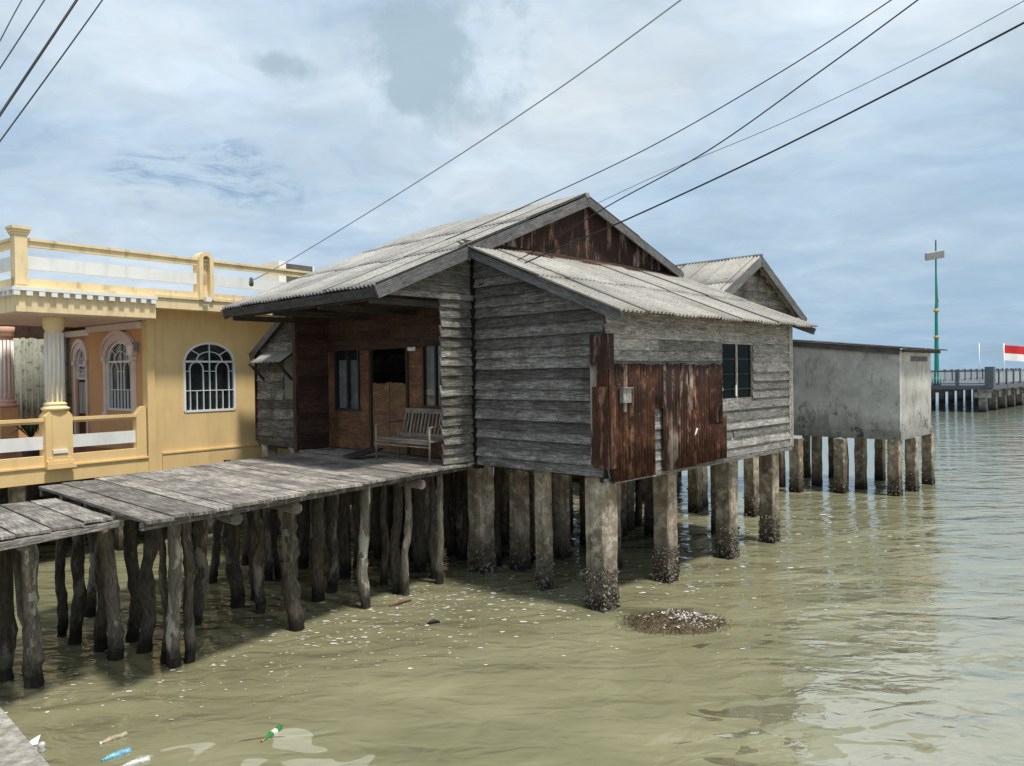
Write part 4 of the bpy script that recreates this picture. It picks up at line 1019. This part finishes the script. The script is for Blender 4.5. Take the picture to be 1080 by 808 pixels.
def slot_post(t0):
    g = MB(); w_ = .32; z0_ = zd1 + .02; z1_ = onf(216, 266, OV)[1]; c = t0 + w_ / 2; zc = z1_ - w_ / 2; bar = .085
    outer = [(t0, z0_), (t0 + w_, z0_)] + [(c + w_ / 2 * math.cos(math.pi * k / 12), zc + w_ / 2 * math.sin(math.pi * k / 12)) for k in range(13)]
    # two legs and arch
    g.bbox(YH, t0, t0 + bar, OV - .06, OV + .2, z0_, zc); g.bbox(YH, t0 + w_ - bar, t0 + w_, OV - .06, OV + .2, z0_, zc)
    for k in range(12):
        a0_, a1_ = math.pi * k / 12, math.pi * (k + 1) / 12
        q = [(c + rr * math.cos(x_), zc + rr * math.sin(x_)) for (rr, x_) in ((w_ / 2, a0_), (w_ / 2, a1_), (w_ / 2 - bar, a1_), (w_ / 2 - bar, a0_))]
        g.prism([YH(p_[0], OV - .06, p_[1]) for p_ in q], G * .26, .5)
    g.bbox(YH, t0 + bar, t0 + w_ - bar, OV + .06, OV + .12, z0_, zc + .05, .2)
    return g.build('parapet_post', M['cream'], Y)
slot_post(onf(209, 290, OV)[0]); slot_post(onf(209, 290, OV)[0] + 4.3)
# small lamp on the band
lp = onf(217, 316, OV - .05)
mb = MB(); mb.bbox(YH, lp[0] - .05, lp[0] + .07, OV - .16, OV - .065, lp[1] - .05, lp[1] + .05); mb.build('outdoor_lamp', M['white_clean'], Y)
# porch floor, balustrade
tb0 = onf(-120, 480)[0]
mb = MB(); mb.bbox(YH, tb0, -.02, .18, 5.2, 1.7, 2.0); mb.build('porch_floor', M['floor_tile'], Y)
mb = MB(); mb.bbox(YH, tb0, .0, -.02, .17, 1.60, 1.90); mb.bbox(YH, tb0, -.05, .0, .15, 1.9, 2.10); mb.bbox(YH, tb0, -.0, -.05, .0, 1.885, 1.915)
mb.bbox(YH, tb0, -.12, .03, .12, 2.70, 2.74); mb.bbox(YH, tb0, -.12, .0, .15, 2.741, 2.80); mb.build('balustrade', M['yellow'], Y)
mb = MB(); mb.bbox(YH, tb0, -.13, .05, .10, 2.22, 2.46); mb.build('middle_rail', M['white'], Y)
mb = MB(); mb.prism([YH(-.22, -.01, 1.9), YH(-.02, -.01, 1.9), YH(-.02, -.01, 2.92), YH(-.05, -.01, 2.95), YH(-.12, -.01, 2.93), YH(-.22, -.01, 2.80)], G * .17, .5); mb.build('end_post', M['yellow'], Y)
pt0, pt1 = onf(46.5, 460)[0], onf(75, 460)[0]; pc = (pt0 + pt1) / 2
mb = MB(); mb.prism([YH(pt0, -.08, 1.93), YH(pt1, -.08, 1.93), YH(pt1, -.08, 2.84), YH(pt1 - .07, -.08, 2.93), YH(pt0 + .07, -.08, 2.93), YH(pt0, -.08, 2.84)], G * .30, .5)
mb.bbox(YH, pt0 + .10, pt1 - .10, -.10, -.082, 2.2, 2.85)
for e, z0_, z1_ in ((.02, 1.86, 1.93), (.0, 1.935, 2.0), (-.05, 2.0, 2.06), (-.1, 2.06, 2.12)): mb.bbox(YH, pt0 - e, pt1 + e, -.12 - max(e, 0) * 1.5 - (.03 if e > -.05 else 0), -.0815, z0_, z1_ - .003)
mb.build('pedestal', M['yellow'], Y)
mb = MB(); mb.bbox(YH, pc - .13, pc + .13, -.14, -.101, 2.14, 2.20); mb.build('pedestal_trim', M['white'], Y)
def column(pos, z0_, z1_, r, shaft, ring, name='column', flute=True):
    g = MB(); h_ = z1_ - z0_
    g.lathe(V((pos.x, pos.y, z0_)), [(r * 1.15, .12), (r * .98, .16), (r * .92, h_ - .28), (r * 1.0, h_ - .24)], 24)
    co = g.build(name, shaft, Y)
    g = MB()
    g.lathe(V((pos.x, pos.y, z0_)), [(r * 1.2, 0), (r * 1.5, .02), (r * 1.55, .06), (r * 1.25, .08), (r * 1.2, .12), (r * 1.3, .13), (r * 1.05, .17)], 24); g.build('column_base', ring, co)
    g = MB(); g.lathe(V((pos.x, pos.y, z1_)), [(r * 1.02, -.24), (r * 1.15, -.2), (r * 1.12, -.14), (r * 1.2, -.12), (r * 1.22, -.0)], 24); g.build('capital', ring, co)
    if flute:
        g = MB()
        for k in range(12):
            a_ = 2 * math.pi * k / 12; q = V((math.cos(a_), math.sin(a_), 0)); g.tube([V((pos.x, pos.y, z0_ + .2)) + q * r * .93, V((pos.x, pos.y, z1_ - .3)) + q * r * .89], r * .17, 6)
        g.build('flutes', M['white'], co)
    return co
column(YH(pc, .08, 0), 2.93, zs0 - .015, .155, M['cream'], M['cream'])
c2 = P(6, 400, 16.7)
column(c2, 2.93, zs0 - .015, .155, M['shaded_pink'], M['shaded_pink'])
mb = MB(); mb.beam(V((c2.x, c2.y, 1.9)), V((c2.x, c2.y, 2.93)), .34, .34, F); mb.build('pedestal', M['orange'], Y)
# orange side wall + arched windows with surrounds
frT = lambda a, b, z: YH(b, a, z)       # a = along G, b = into +F
g95 = ont(96, 400)[0]; sg0, sg1 = ont(140, 400)[0], ont(113, 400)[0]; szb, szs, szt = ont(126, 433)[1], ont(126, 381)[1], ont(126, 360)[1]
mb = MB()
def sidewall(mb, g0, g1, wins, zt_, toff):
    x = g0
    for (a0, a1, zb, zs_, zt2) in wins:
        mb.bbox(frT, x, a0, toff, toff + .14, 1.7, zt_, .5); mb.bbox(frT, a0 + .001, a1 - .001, toff, toff + .14, 1.7, zb, .5)
        ap = arch_pts(a0, a1, zs_, zt2)
        for k in range(len(ap) - 1): mb.prism([frT(ap[k][0], toff, ap[k][1]), frT(ap[k + 1][0], toff, ap[k + 1][1]), frT(ap[k + 1][0], toff, zt_), frT(ap[k][0], toff, zt_)], F * .14, .5)
        x = a1
    mb.bbox(frT, x, g1, toff, toff + .14, 1.7, zt_, .5)
sidewall(mb, .16, g95, [(sg0, sg1, szb, szs, szt)], zs0 - .02, .02)
mb.build('wall', M['orange'], Y)
arch_window(Y, lambda a, b, z: frT(a, b + .03, z), sg0, sg1, szb, szs, szt)
def surround(fr, a0, a1, zb, zs_, zt_, mt):
    g = MB(); w_ = .11
    for aa in (a0 - w_, a1): g.bbox(fr, aa, aa + w_, -.06, -.002, zb - .05, zs_ + .0, .5); g.bbox(fr, aa - .03, aa + w_ + .03, -.09, -.004, zs_ + .002, zs_ + .10, .5); g.bbox(fr, aa - .03, aa + w_ + .03, -.09, -.004, zb - .14, zb - .052, .5)
    for s_, pr in ((1., .06), (1.22, .09)):
        outer = arch_pts(a0 - w_ * 1.9 * s_ + .07, a1 + w_ * 1.9 * s_ - .07, zs_ + .11, zt_ + .15 * s_ + (s_ - 1) * .25, 14); inner_ = arch_pts(a0 - (.0 if s_ == 1 else .17), a1 + (.0 if s_ == 1 else .17), zs_ + .11, zt_ + (0 if s_ == 1 else .14), 14)
        for k in range(14):
            g.prism([fr(outer[k][0], -pr, outer[k][1]), fr(outer[k + 1][0], -pr, outer[k + 1][1]), fr(inner_[k + 1][0], -pr, inner_[k + 1][1]), fr(inner_[k][0], -pr, inner_[k][1])], (fr(0, 1, 0) - fr(0, 0, 0)) * (pr - .003), .5)
    g.build('window_surround', mt, Y)
surround(lambda a, b, z: frT(a, b + .02, z), sg0, sg1, szb, szs, szt, M['pinkish'])
# jog, second wall with door
J = .42
mb = MB(); mb.bbox(YH, .02, .02 + J, g95, g95 + .14, 1.7, zs0 - .02); mb.build('wall', M['orange'], Y)
dg0, dg1 = ont(92.5, 400, J)[0], ont(82, 400, J)[0]; dzs, dzt = ont(88, 385, J)[1], ont(88, 368, J)[1]
mb = MB(); sidewall(mb, g95 + .14, g95 + 3.6, [(dg0, dg1, 1.99, dzs, dzt)], zs0 - .02, J)
mb.build('wall', M['orange'], Y)
arch_window(Y, lambda a, b, z: frT(a, b + J + .02, z), dg0, dg1, dzs - .35, dzs, dzt)
surround(lambda a, b, z: frT(a, b + J, z), dg0, dg1, 2.2, dzs, dzt, M['pinkish'])
mb = MB(); mb.bbox(frT, dg0 + .01, dg1 - .01, J + .02, J + .06, 2.0, dzs - .36); dr2 = mb.build('door', M['brown_frame'], Y)
mb = MB()
for k in range(5): x = dg0 + .1 + k * (dg1 - dg0 - .2) / 4; mb.bbox(frT, x - .012, x + .012, J - .0, J + .018, 2.7, dzs - .42)
mb.build('grille', M['white'], dr2)
# crown moulding and wall lamp
mb = MB(); mb.bbox(frT, .16, g95, -.10, .018, zs0 - .16, zs0 - .018); mb.bbox(frT, g95 + .0, g95 + 3.4, J - .12, J - .002, zs0 - .16, zs0 - .018); mb.build('moulding', M['pinkish'], Y)
lg, lz = ont(145, 369, 0)
mb = MB(); c = frT(lg, -.16, lz); mb.lathe(V((c.x, c.y, lz - .14)), [(.03, 0), (.06, .03), (.07, .2), (.09, .22), (.02, .3)], 8); wl_ = mb.build('wall_lamp', M['pinkish'], Y)
mb = MB(); mb.bbox(frT, lg - .03, lg + .03, -.1, .018, lz - .02, lz + .16); mb.build('bracket', M['grey_metal'], wl_)
# back of porch: corrugated screen and dado
gb = 4.6; sL = onf(-60, 400, gb)[0]; sR = onf(80, 400, gb)[0]
zsc = onf(40, 357, gb)[1]
mb = MB(); x = sL
while x < sR:
    mb.corr(YH(x, gb, zsc + R.random() * .12 if x > onf(14, 400, gb)[0] else zsc), F, -UP, min(.8, sR - x + .1), zsc - 2.0, .13, .03, .008, nl=2, ragged=.05); x += .76
mb.build('corrugated_screen', M['curtain_sheet'], Y)
mb = MB(); mb.bbox(YH, sL, .3, gb - .12, gb - .05, 1.9, 2.55); mb.build('dado', M['orange'], Y)
mb = MB(); mb.bbox(YH, sL, .3, gb + .1, gb + .2, 1.7, 5.0); mb.build('wall', M['dark_brown'], Y)
mb = MB()
for t_, g_ in [(tb0 + k * 1.9, g_) for k in range(9) for g_ in (.35, 2.6, 5.)]:
    if t_ < TE: mb = MB(); mb.bbox(YH, t_, t_ + .22, g_, g_ + .22, -.6, 1.585 if t_ > 0 else 1.695, .5); mb.build('pile', M['pile'], Y)
mb = MB(); mb.bbox(YH, tb0, TE, 5.4, 5.6, -.6, 1.585); mb.build('added_blocker_wall', M['pile'], Y)  # wall added below the floor to block horizon light from behind
mb = MB(); mb.bbox(YH, .16, TE, .16, 6.3, 1.62, 1.8); mb.build('floor', M['pale_concrete'], Y)
# dark pot plant-like clutter behind rail
pp = onf(33, 455, 1.6)
mb = MB(); c = YH(pp[0], 1.6, 2.0); mb.lathe(c, [(.16, 0), (.22, .12), (.24, .3), (.20, .31)], 14)
PT = thing('potted_plant', tuple(c), 'dark leafy plant in a pot behind the left porch rail', 'plant'); mb.build('pot', M['sign_grey'], PT)
M['leaf'] = plain('leaf', (.03, .06, .02), .6)
mb = MB(); rr = random.Random(3)
for k in range(46):
    a_ = rr.random() * 6.28; l_ = .28 + .3 * rr.random(); d_ = V((math.cos(a_), math.sin(a_), 0)); s_ = V((-d_.y, d_.x, 0)) * .035; b0_ = c + UP * .31; m1 = b0_ + d_ * l_ * .5 + UP * (.25 + .2 * rr.random()); e_ = b0_ + d_ * l_ + UP * (.1 + .3 * rr.random())
    q = [mb.add(b0_), mb.add(m1 + s_), mb.add(e_), mb.add(m1 - s_)]; mb.face(q, [(0, 0)] * 4)
mb.build('leaves', M['leaf'], PT)
# rooftop block behind the rail
c = P(311, 288, 20.5)
RT = thing('roof_tank_block', (c.x, c.y, 5.2), 'white and dark grey masonry block on the flat roof behind the cream rail', 'masonry block')
mb = MB(); fr0 = lambda a, b, z: V((c.x, c.y, 0)) + F * a + G * b + UP * z
za, zb_ = P(311, 297, 20.5).z, P(311, 277, 20.5).z
mb.bbox(fr0, -.50, -.28, 0, .8, 5.2, zb_ + .0); mb.build('white_side', M['white'], RT)
mb = MB(); mb.bbox(fr0, -.275, .62, .05, .75, za - .25, zb_ - .04); mb.build('dark_side', M['sign_grey'], RT)
mb = MB(); mb.bbox(fr0, .625, .68, .05, .75, 5.2, zb_ - .03); mb.build('white_end', M['white'], RT)

# ================================================================ JETTY with lamp and flags
JC = V((37.2, 58.8, 0))
def JT(a, b, z): return JC + DA * a + DB * b + UP * z
J0 = thing('concrete_jetty', tuple(JC), 'long concrete jetty with dark grey railings out at sea on the right', 'jetty')
DZ = 2.12
mb = MB(); mb.bbox(JT, 0, 9, 0, 60, DZ - .32, DZ); mb.build('deck', M['jetty_grey'], J0)
mb = MB()
for a_ in (.7, 4.5, 8.0): mb.bbox(JT, a_, a_ + .35, .3, 59, DZ - .56, DZ - .325)
mb.build('beams', M['jetty_concrete'], J0)
for k in range(17):
    for a_ in (.8, 8.1):
        bb = .9 + k * 3.4
        mb = MB(); mb.bbox(JT, a_ - .25, a_ + .25, bb - .25, bb + .25, -.8, DZ - 1.0); po = mb.build('pile', M['jetty_concrete'], J0)
        mb = MB(); mb.bbox(JT, a_ - .5, a_ + .5, bb - .5, bb + .5, DZ - .999, DZ - .565); mb.build('pile_cap', M['jetty_concrete'], po)
def rail_run(p0, p1, n):
    g = MB(); g2 = MB(); d_ = (p1 - p0) / n
    for k in range(n + 1):
        c = p0 + d_ * k; w_ = .22 if k % 1 == 0 else .12; g.beam(c, c + UP * 1.25, w_, w_, DB)
        if k < n:
            for j in range(1, 10): q = c + d_ * j / 10; g2.beam(q + UP * .12, q + UP * 1.05, .05, .05, DB)
    g.beam(p0 + UP * 1.12, p1 + UP * 1.12, .09, .09); g.beam(p0 + UP * .12, p1 + UP * .12, .08, .08)
    ro = g.build('railing', M['jetty_grey'], J0); g2.build('balusters', M['jetty_light'], ro)
rail_run(JT(.15, .15, DZ), JT(.15, 59, DZ), 22); rail_run(JT(.3, .15, DZ), JT(8.8, .15, DZ), 4); rail_run(JT(8.8, .3, DZ), JT(8.8, 59, DZ), 22)
mb = MB(); mb.beam(JT(.15, .15, DZ - .2), JT(.15, .15, DZ + 1.45), .6, .6, DB); mb.build('corner_post', M['jetty_grey'], J0)
# lamp
c = P(988, 400, 62.); c.z = DZ
LPo = thing('lamp_post', tuple(c), 'tall green lamp post with tilted panel on the jetty', 'lamp post')
ht = P(985, 259, 62.).z - DZ
mb = MB(); mb.lathe(c, [(.32, 0), (.32, .5), (.22, .7), (.18, 1.0), (.15, ht * .33), (.13, ht * .34), (.11, ht * .55), (.08, ht * .6), (.06, ht)], 12); mb.build('pole', M['green_paint'], LPo)
for f_ in (.345, .535): mb = MB(); mb.lathe(c + UP * ht * f_, [(.12, -.14), (.2, -.1), (.22, 0), (.16, .1), (.1, .14)], 12); mb.build('collar', M['gold'], LPo)
pz_ = P(985, 269.5, 62.).z
mb = MB(); mb.beam(V((c.x - .86, c.y - .08, pz_ - .12)), V((c.x + .56, c.y - .08, pz_ + .12)), .3, .6, V((0, -.3, 1))); mb.build('lamp_head', M['cable_white'], LPo)
mb = MB(); mb.tube([c + UP * ht, c + UP * (ht + .45)], .06, 6); mb.build('finial', M['sign_grey'], LPo)
mb = MB(); mb.tube([c + UP * ht * .56, c + UP * ht * .62 + V((.28, 0, 0))], .05, 6); mb.tube([c + UP * ht * .56 + V((.15, 0, 0)), c + UP * ht * .9], .035, 6); mb.build('bracket', M['grey_metal'], LPo)
# flag
c = P(1059, 400, 62.); c.z = DZ
FG = thing('flag', tuple(c), 'red and white flag on a thin pole above the jetty railing', 'flag')
fz1, fz0 = P(1059, 364, 62.).z, P(1059, 380, 62.).z; fm_ = P(1059, 372.5, 62.).z
mb = MB(); mb.tube([c, V((c.x, c.y, fz1 + .15))], .04, 8); mb.build('pole', M['white_clean'], FG)
for (zl, zh, mk) in ((fz0, fm_, 'cloth_white'), (fm_, fz1, 'red')):
    g = MB(); n = 14; L_ = 2.1; row = []
    for side in (0, .02):
        rw = []
        for k in range(n + 1):
            x = L_ * k / n; wv = .1 * math.sin(k * .7) * k / n; dp = -.18 * (k / n); rw.append((g.add(V((c.x + .04 + x, c.y + wv + side, zl + dp))), g.add(V((c.x + .04 + x, c.y + wv + side, zh + dp)))))
        row.append(rw)
    for rw in row:
        for k in range(n): g.face([rw[k][0], rw[k + 1][0], rw[k + 1][1], rw[k][1]], [(0, 0)] * 4, True)
    g.build('cloth', M[mk], FG)
c = P(1033, 402, 66.); c.z = DZ
mb = MB(); mb.tube([c, V((c.x, c.y, P(1033, 362, 66.).z))], [.05, .03], 8)
tag(mb.build('mast', M['white_clean'], None), 'thin white mast standing on the jetty left of the flag', 'mast')

# ================================================================ CABLES
def cable(label, pts, rad, mt='black', sag=0., group=None, dbl=0.):
    """pts: (px,py,Y) at 3+ places; smooth curve through them"""
    q = [P(*p_) for p_ in pts]; out_ = []
    for i_ in range(len(q) - 1):
        for k in range(8):
            f = k / 8; p0 = q[max(i_ - 1, 0)]; p1 = q[i_]; p2 = q[i_ + 1]; p3 = q[min(i_ + 2, len(q) - 1)]
            out_.append(.5 * ((2 * p1) + (p2 - p0) * f + (2 * p0 - 5 * p1 + 4 * p2 - p3) * f * f + (3 * p1 - p0 - 3 * p2 + p3) * f ** 3))
    out_.append(q[-1]); g = MB(); g.tube(out_, rad, 6)
    if dbl: g.tube([p_ + UP * dbl for p_ in out_], rad, 6)
    o_ = g.build('power_cable', M[mt], None); tag(o_, label, 'cable', 'power cables overhead'); return o_
cable('thinnest cable at the upper left, outermost in the corner', [(-60, 155, 7), (0, 43, 8), (23, 0, 8.5), (90, -120, 10)], .006)
cable('thin cable second from the top left corner', [(-60, 163, 7), (0, 72, 8), (47, 0, 8.6), (125, -120, 10)], .007)
cable('thickest of the cables in the upper left corner', [(-60, 210, 7), (0, 121, 8), (81, 0, 8.8), (160, -120, 10)], .014)
cable('thin cable farthest right of those in the upper left corner', [(-60, 230, 7), (0, 149, 8), (108, 0, 8.8), (190, -120, 10)], .0075)
cable('pale double cable from the yellow house rail up to the top centre', [(264, 297, 15.9), (310, 272, 15.0), (440, 192, 12.5), (580, 100, 10.4), (718, 0, 8.8), (860, -108, 7.5)], .010, 'cable_white')
cable('thin black cable rising from the left roof slope, upper of the right hand cables', [(470, 253, 13.6), (548, 220, 12.8), (680, 158, 11.2), (820, 78, 9.8), (940, 0, 8.8), (1080, -98, 7.8)], .008)
cable('black cable crossing the others in front of the gable', [(497, 296, 12.9), (560, 267, 12.4), (640, 218, 11.6), (745, 160, 10.4), (860, 79, 9.2), (968, 0, 8.4), (1090, -92, 7.6)], .009)
cable('thin grey cable ending at the gable peak', [(631, 214, 14.6), (700, 182, 13.5), (820, 132, 12.), (960, 65, 10.4), (1078, 2, 9.2), (1200, -66, 8.2)], .005, 'black')
cable('thickest black cable to the right edge, lowest of the overhead cables', [(505, 301, 12.7), (570, 270, 12.2), (660, 232, 11.4), (800, 167, 10), (940, 97, 8.8), (1080, 24, 7.8), (1200, -40, 7.)], .012)
# insulator on white rail, supports
p_ = P(265, 296, 15.9)
mb = MB(); mb.lathe(p_, [(.02, -.12), (.045, -.10), (.05, -.03), (.035, 0), (.045, .03), (.02, .07)], 10); tag(mb.build('insulator', M['sign_grey'], None), 'small cable insulator fixed to the white middle rail of the yellow house roof', 'insulator')

# ================================================================ SEAWEED MOUND, DEBRIS
c = W(711, 657); c.z = 0
m, t, b = mat('seaweed_mass'); pz2 = posn(t); nn = t.noise(pz2, 30, 5, .7)
t.put(b.inputs['Base Color'], t.ramp(nn, [(.3, (.035, .024, .012)), (.5, (.11, .08, .04)), (.7, (.20, .15, .08))])); b.inputs['Roughness'].default_value = .85; t.put(b.inputs['Normal'], t.bump(nn, 1, .03)); M['weed'] = m
MD = thing('oyster_mound', tuple(c), 'brown weedy mound with pale shells just breaking the water by the corner pile', 'mound')
g = MB(); n, mrings = 40, 9; rr = random.Random(4); rows = []
def mound_h(f): return .15 * (1 - f ** 1.6) - .03
for i_ in range(mrings + 1):
    f = i_ / mrings; rw = []
    for k in range(n):
        a_ = 2 * math.pi * k / n; ed = 1 + .4 * noise.noise(V((math.cos(a_) * 2, math.sin(a_) * 2, 3))); x = .78 * f * math.cos(a_) * ed; y = .52 * f * math.sin(a_) * ed
        rw.append(g.add(c + V((x, y, mound_h(f) + .03 * noise.noise(V((x * 9, y * 9, 1)))))))
    rows.append(rw)
for i_ in range(mrings):
    for k in range(n): g.face([rows[i_][k], rows[i_ + 1][k], rows[i_ + 1][(k + 1) % n], rows[i_][(k + 1) % n]], [(0, 0)] * 4, True)
g.build('weed_base', M['weed'], MD)
g = MB()
for k in range(2600):     # weed fronds
    a_ = rr.random() * 6.28; f = rr.random() ** .6 * 1.08; x = .80 * f * math.cos(a_); y = .54 * f * math.sin(a_); b0_ = c + V((x, y, mound_h(min(f, 1)) - .005)); d_ = V((rr.gauss(0, 1), rr.gauss(0, 1), .5 + rr.random())).normalized() * (.03 + .08 * rr.random()); s_ = V((-d_.y, d_.x, 0)).normalized() * .006
    r = rr.random() * .7; i3 = [g.add(b0_ - s_, r), g.add(b0_ + s_, r), g.add(b0_ + d_, r)]; g.face(i3, [(0, 0)] * 3)
tag(g.build('fronds', M['weed'], MD), kind='stuff')
g = MB()
m, t, b = mat('pale_shell'); r_ = rndn(t); t.put(b.inputs['Base Color'], t.ramp(r_, [(0, (.25, .22, .18)), (.5, (.5, .47, .42)), (1, (.75, .72, .68))])); b.inputs['Roughness'].default_value = .7; M['shell'] = m
def shell(g, c_, sz, rr, flat=.4):
    d_ = V((rr.gauss(0, 1), rr.gauss(0, 1), rr.gauss(0, flat))).normalized(); u_ = V((-d_.y, d_.x, 0)).normalized(); w_ = d_.cross(u_); r = rr.random(); n = 6
    k0 = g.add(c_ + w_ * sz * .35, r); ring = [g.add(c_ + (d_ * math.cos(2 * math.pi * j / n) + u_ * .62 * math.sin(2 * math.pi * j / n)) * sz * (.8 + .4 * rr.random()), r) for j in range(n)]
    for j in range(n): g.face([k0, ring[j], ring[(j + 1) % n]], [(0, 0)] * 3)
for k in range(210):
    x = rr.gauss(.20, .24); y = rr.gauss(-.06, .13); f = math.hypot(x / .78, y / .5)
    if f < .95: shell(g, c + V((x, y, mound_h(f) + .022)), .012 + .02 * rr.random(), rr, .6)
tag(g.build('shells', M['shell'], MD), kind='stuff')

# floating flecks
g = MB(); rr = random.Random(9)
clus = [(330, 660, 60, 22, 330), (440, 640, 50, 18, 330), (540, 630, 60, 18, 330), (600, 605, 70, 10, 140), (260, 720, 60, 14, 70), (470, 670, 120, 25, 200), (150, 700, 70, 30, 110), (800, 600, 70, 35, 110), (860, 560, 70, 14, 120), (680, 625, 60, 12, 90), (620, 665, 80, 14, 60), (230, 680, 60, 14, 110), (80, 740, 60, 20, 60), (560, 560, 60, 22, 130), (740, 560, 60, 16, 120), (850, 620, 50, 40, 40)]
for (x_, y_, sx, sy, n_) in clus:
    for _ in range(int(n_ * .75)):
        px1 = rr.gauss(x_, sx); py1 = rr.gauss(y_, sy)
        if py1 < 520 or (py1 > 706 and px1 > 330): continue
        q = W(px1, py1); sz = (.006 + .019 * rr.random() ** 2.8) * (q.y / 9); n = rr.choice((4, 5, 6)); a0 = rr.random() * 6.28; r = rr.random()
        st = 1 + 1.2 * rr.random(); idx = [g.add(V((q.x + math.cos(a0 + 2 * math.pi * j / n) * sz * st * (.7 + .6 * rr.random()), q.y + math.sin(a0 + 2 * math.pi * j / n) * sz * (.7 + .6 * rr.random()), .006)), r) for j in range(n)]
        g.face(idx, [(0, 0)] * n)
tag(g.build('foam_flecks', M['shell'], None), 'small white flecks of foam and shell drifting on the water', 'flecks', kind='stuff')

def clearm(name, col, alpha=.8, rough=.15):
    m, t, b = mat(name); b.inputs['Base Color'].default_value = (*col, 1); b.inputs['Roughness'].default_value = rough; b.inputs['Alpha'].default_value = alpha
    return m
M['pet_brown'] = plain('dirty_bottle', (.30, .25, .17), .5, var=.6, scale=30); M['pet_blue'] = plain('blue_bottle', (.16, .36, .46), .25, var=.5, scale=30); M['pet_clear'] = plain('clear_bottle', (.50, .50, .46), .25, var=.4, scale=35); M['glass_green'] = clearm('green_glass', (.03, .22, .06), .9, .08)
M['label_w'] = plain('bottle_label', (.6, .58, .52), .7, var=.3, scale=40)
def bottle(label, px0, py0, px1, py1, r, body, cap, glass=False, lab=True):
    p0, p1 = W(px0, py0), W(px1, py1); d_ = (p1 - p0); L = d_.length; d_.normalize(); b0_ = p0 + UP * .006
    B = thing('floating_bottle', tuple((p0 + p1) / 2), label, 'bottle')
    if glass: prof = [(0, .2), (.02, .95), (.1, 1), (.52, 1), (.66, .55), (.74, .38), (1., .36)]
    else: prof = [(0, .6), (.03, .95), (.12, 1), (.2, .9), (.28, 1), (.36, .92), (.44, 1), (.52, .92), (.62, 1), (.8, .7), (.9, .38), (.94, .36)]
    g = MB(); g.tube([b0_ + d_ * L * f for f, _ in prof], [r * q for _, q in prof], 14); g.build('body', body, B)
    if lab: g = MB(); g.tube([b0_ + d_ * L * f for f in (.28, .5)], [r * 1.025] * 2, 14, cap=False); g.build('paper_label', M['label_w'], B)
    if cap: g = MB(); g.tube([b0_ + d_ * L * f for f in (.93, 1.0)], [r * .42] * 2, 10); g.build('cap', cap, B)
    return B
bottle('muddy brown plastic bottle floating at lower left, topmost of the three together', 134, 775, 105, 785, .035, M['pet_brown'], M['cloth_white'], lab=False)
bottle('blue plastic bottle floating at lower left between a brown and a clear one', 138, 792, 107, 803, .036, M['pet_blue'], M['pet_blue'], lab=False)
bottle('clear plastic bottle floating at the bottom edge, lowest of three', 158, 801, 126, 811, .036, M['pet_clear'], M['cloth_white'], lab=False)
bottle('green glass bottle with pale label floating alone', 296, 768, 276, 783, .032, M['glass_green'], M['gold'], True)
mb = MB(); q = W(32, 786); mb.prism([q + V((-.05, -.04, .004)), q + V((.07, 0, .004)), q + V((.05, .08, .06)), q + V((-.01, .05, .03))], V((0, 0, .006)))
tag(mb.build('foam_scrap', M['cloth_white'], None), 'white scrap of foam board floating beside the concrete edge', 'scrap')
mb = MB(); q = W(44, 793); mb.lathe(q + UP * -.01, [(.03, 0), (.035, .03), (.025, .06), (.035, .09), (.02, .1)], 10); tag(mb.build('plastic_cup', M['pet_clear'], None), 'small crumpled clear plastic cup floating near the concrete edge', 'cup')
mb = MB(); a_, b_ = W(411, 640), W(434, 634); mb.tube([a_ + UP * .01, (a_ + b_) / 2 + UP * .03, b_ + UP * .02], [.014, .02, .010], 7, rough=.4); M['red_wood'] = plain('reddish_wood', (.16, .075, .045), .8, var=.4, scale=12)
tag(mb.build('driftwood', M['red_wood'], None), 'reddish piece of driftwood floating below the deck', 'driftwood')
mb = MB(); a_ = W(457, 658); mb.tube([a_ + V((-.08, -.02, .005)), a_ + V((0, .02, .03)), a_ + V((.09, .05, .01))], [.02, .03, .012], 7, rough=.4); tag(mb.build('floating_rag', M['black'], None), 'small black scrap floating amid the white flecks', 'scrap')
mb = MB(); a_, b_ = W(252, 782), W(300, 777); mb.tube([a_, (a_ + b_) / 2 + V((0, .02, .004)), b_], [.004, .009, .004], 6); tag(mb.build('twig', M['red_wood'], None), 'thin twig floating by the green bottle', 'twig')

# ================================================================ camera + settings
for o_ in bpy.data.objects:
    if '_org' in o_: del o_['_org']
cam = bpy.data.cameras.new('camera'); cam.sensor_width = 36; cam.lens = FPX / 1080 * 36; cam.clip_end = 40000; cam.clip_start = .05
co = bpy.data.objects.new('camera', cam); C.objects.link(co); co.location = CAM; co.rotation_euler = Mc.to_euler(); sc.camera = co
sc.render.engine = 'CYCLES'; sc.view_settings.view_transform = 'Standard'; sc.view_settings.look = 'None'; sc.view_settings.exposure = 0.35; sc.view_settings.gamma = 1
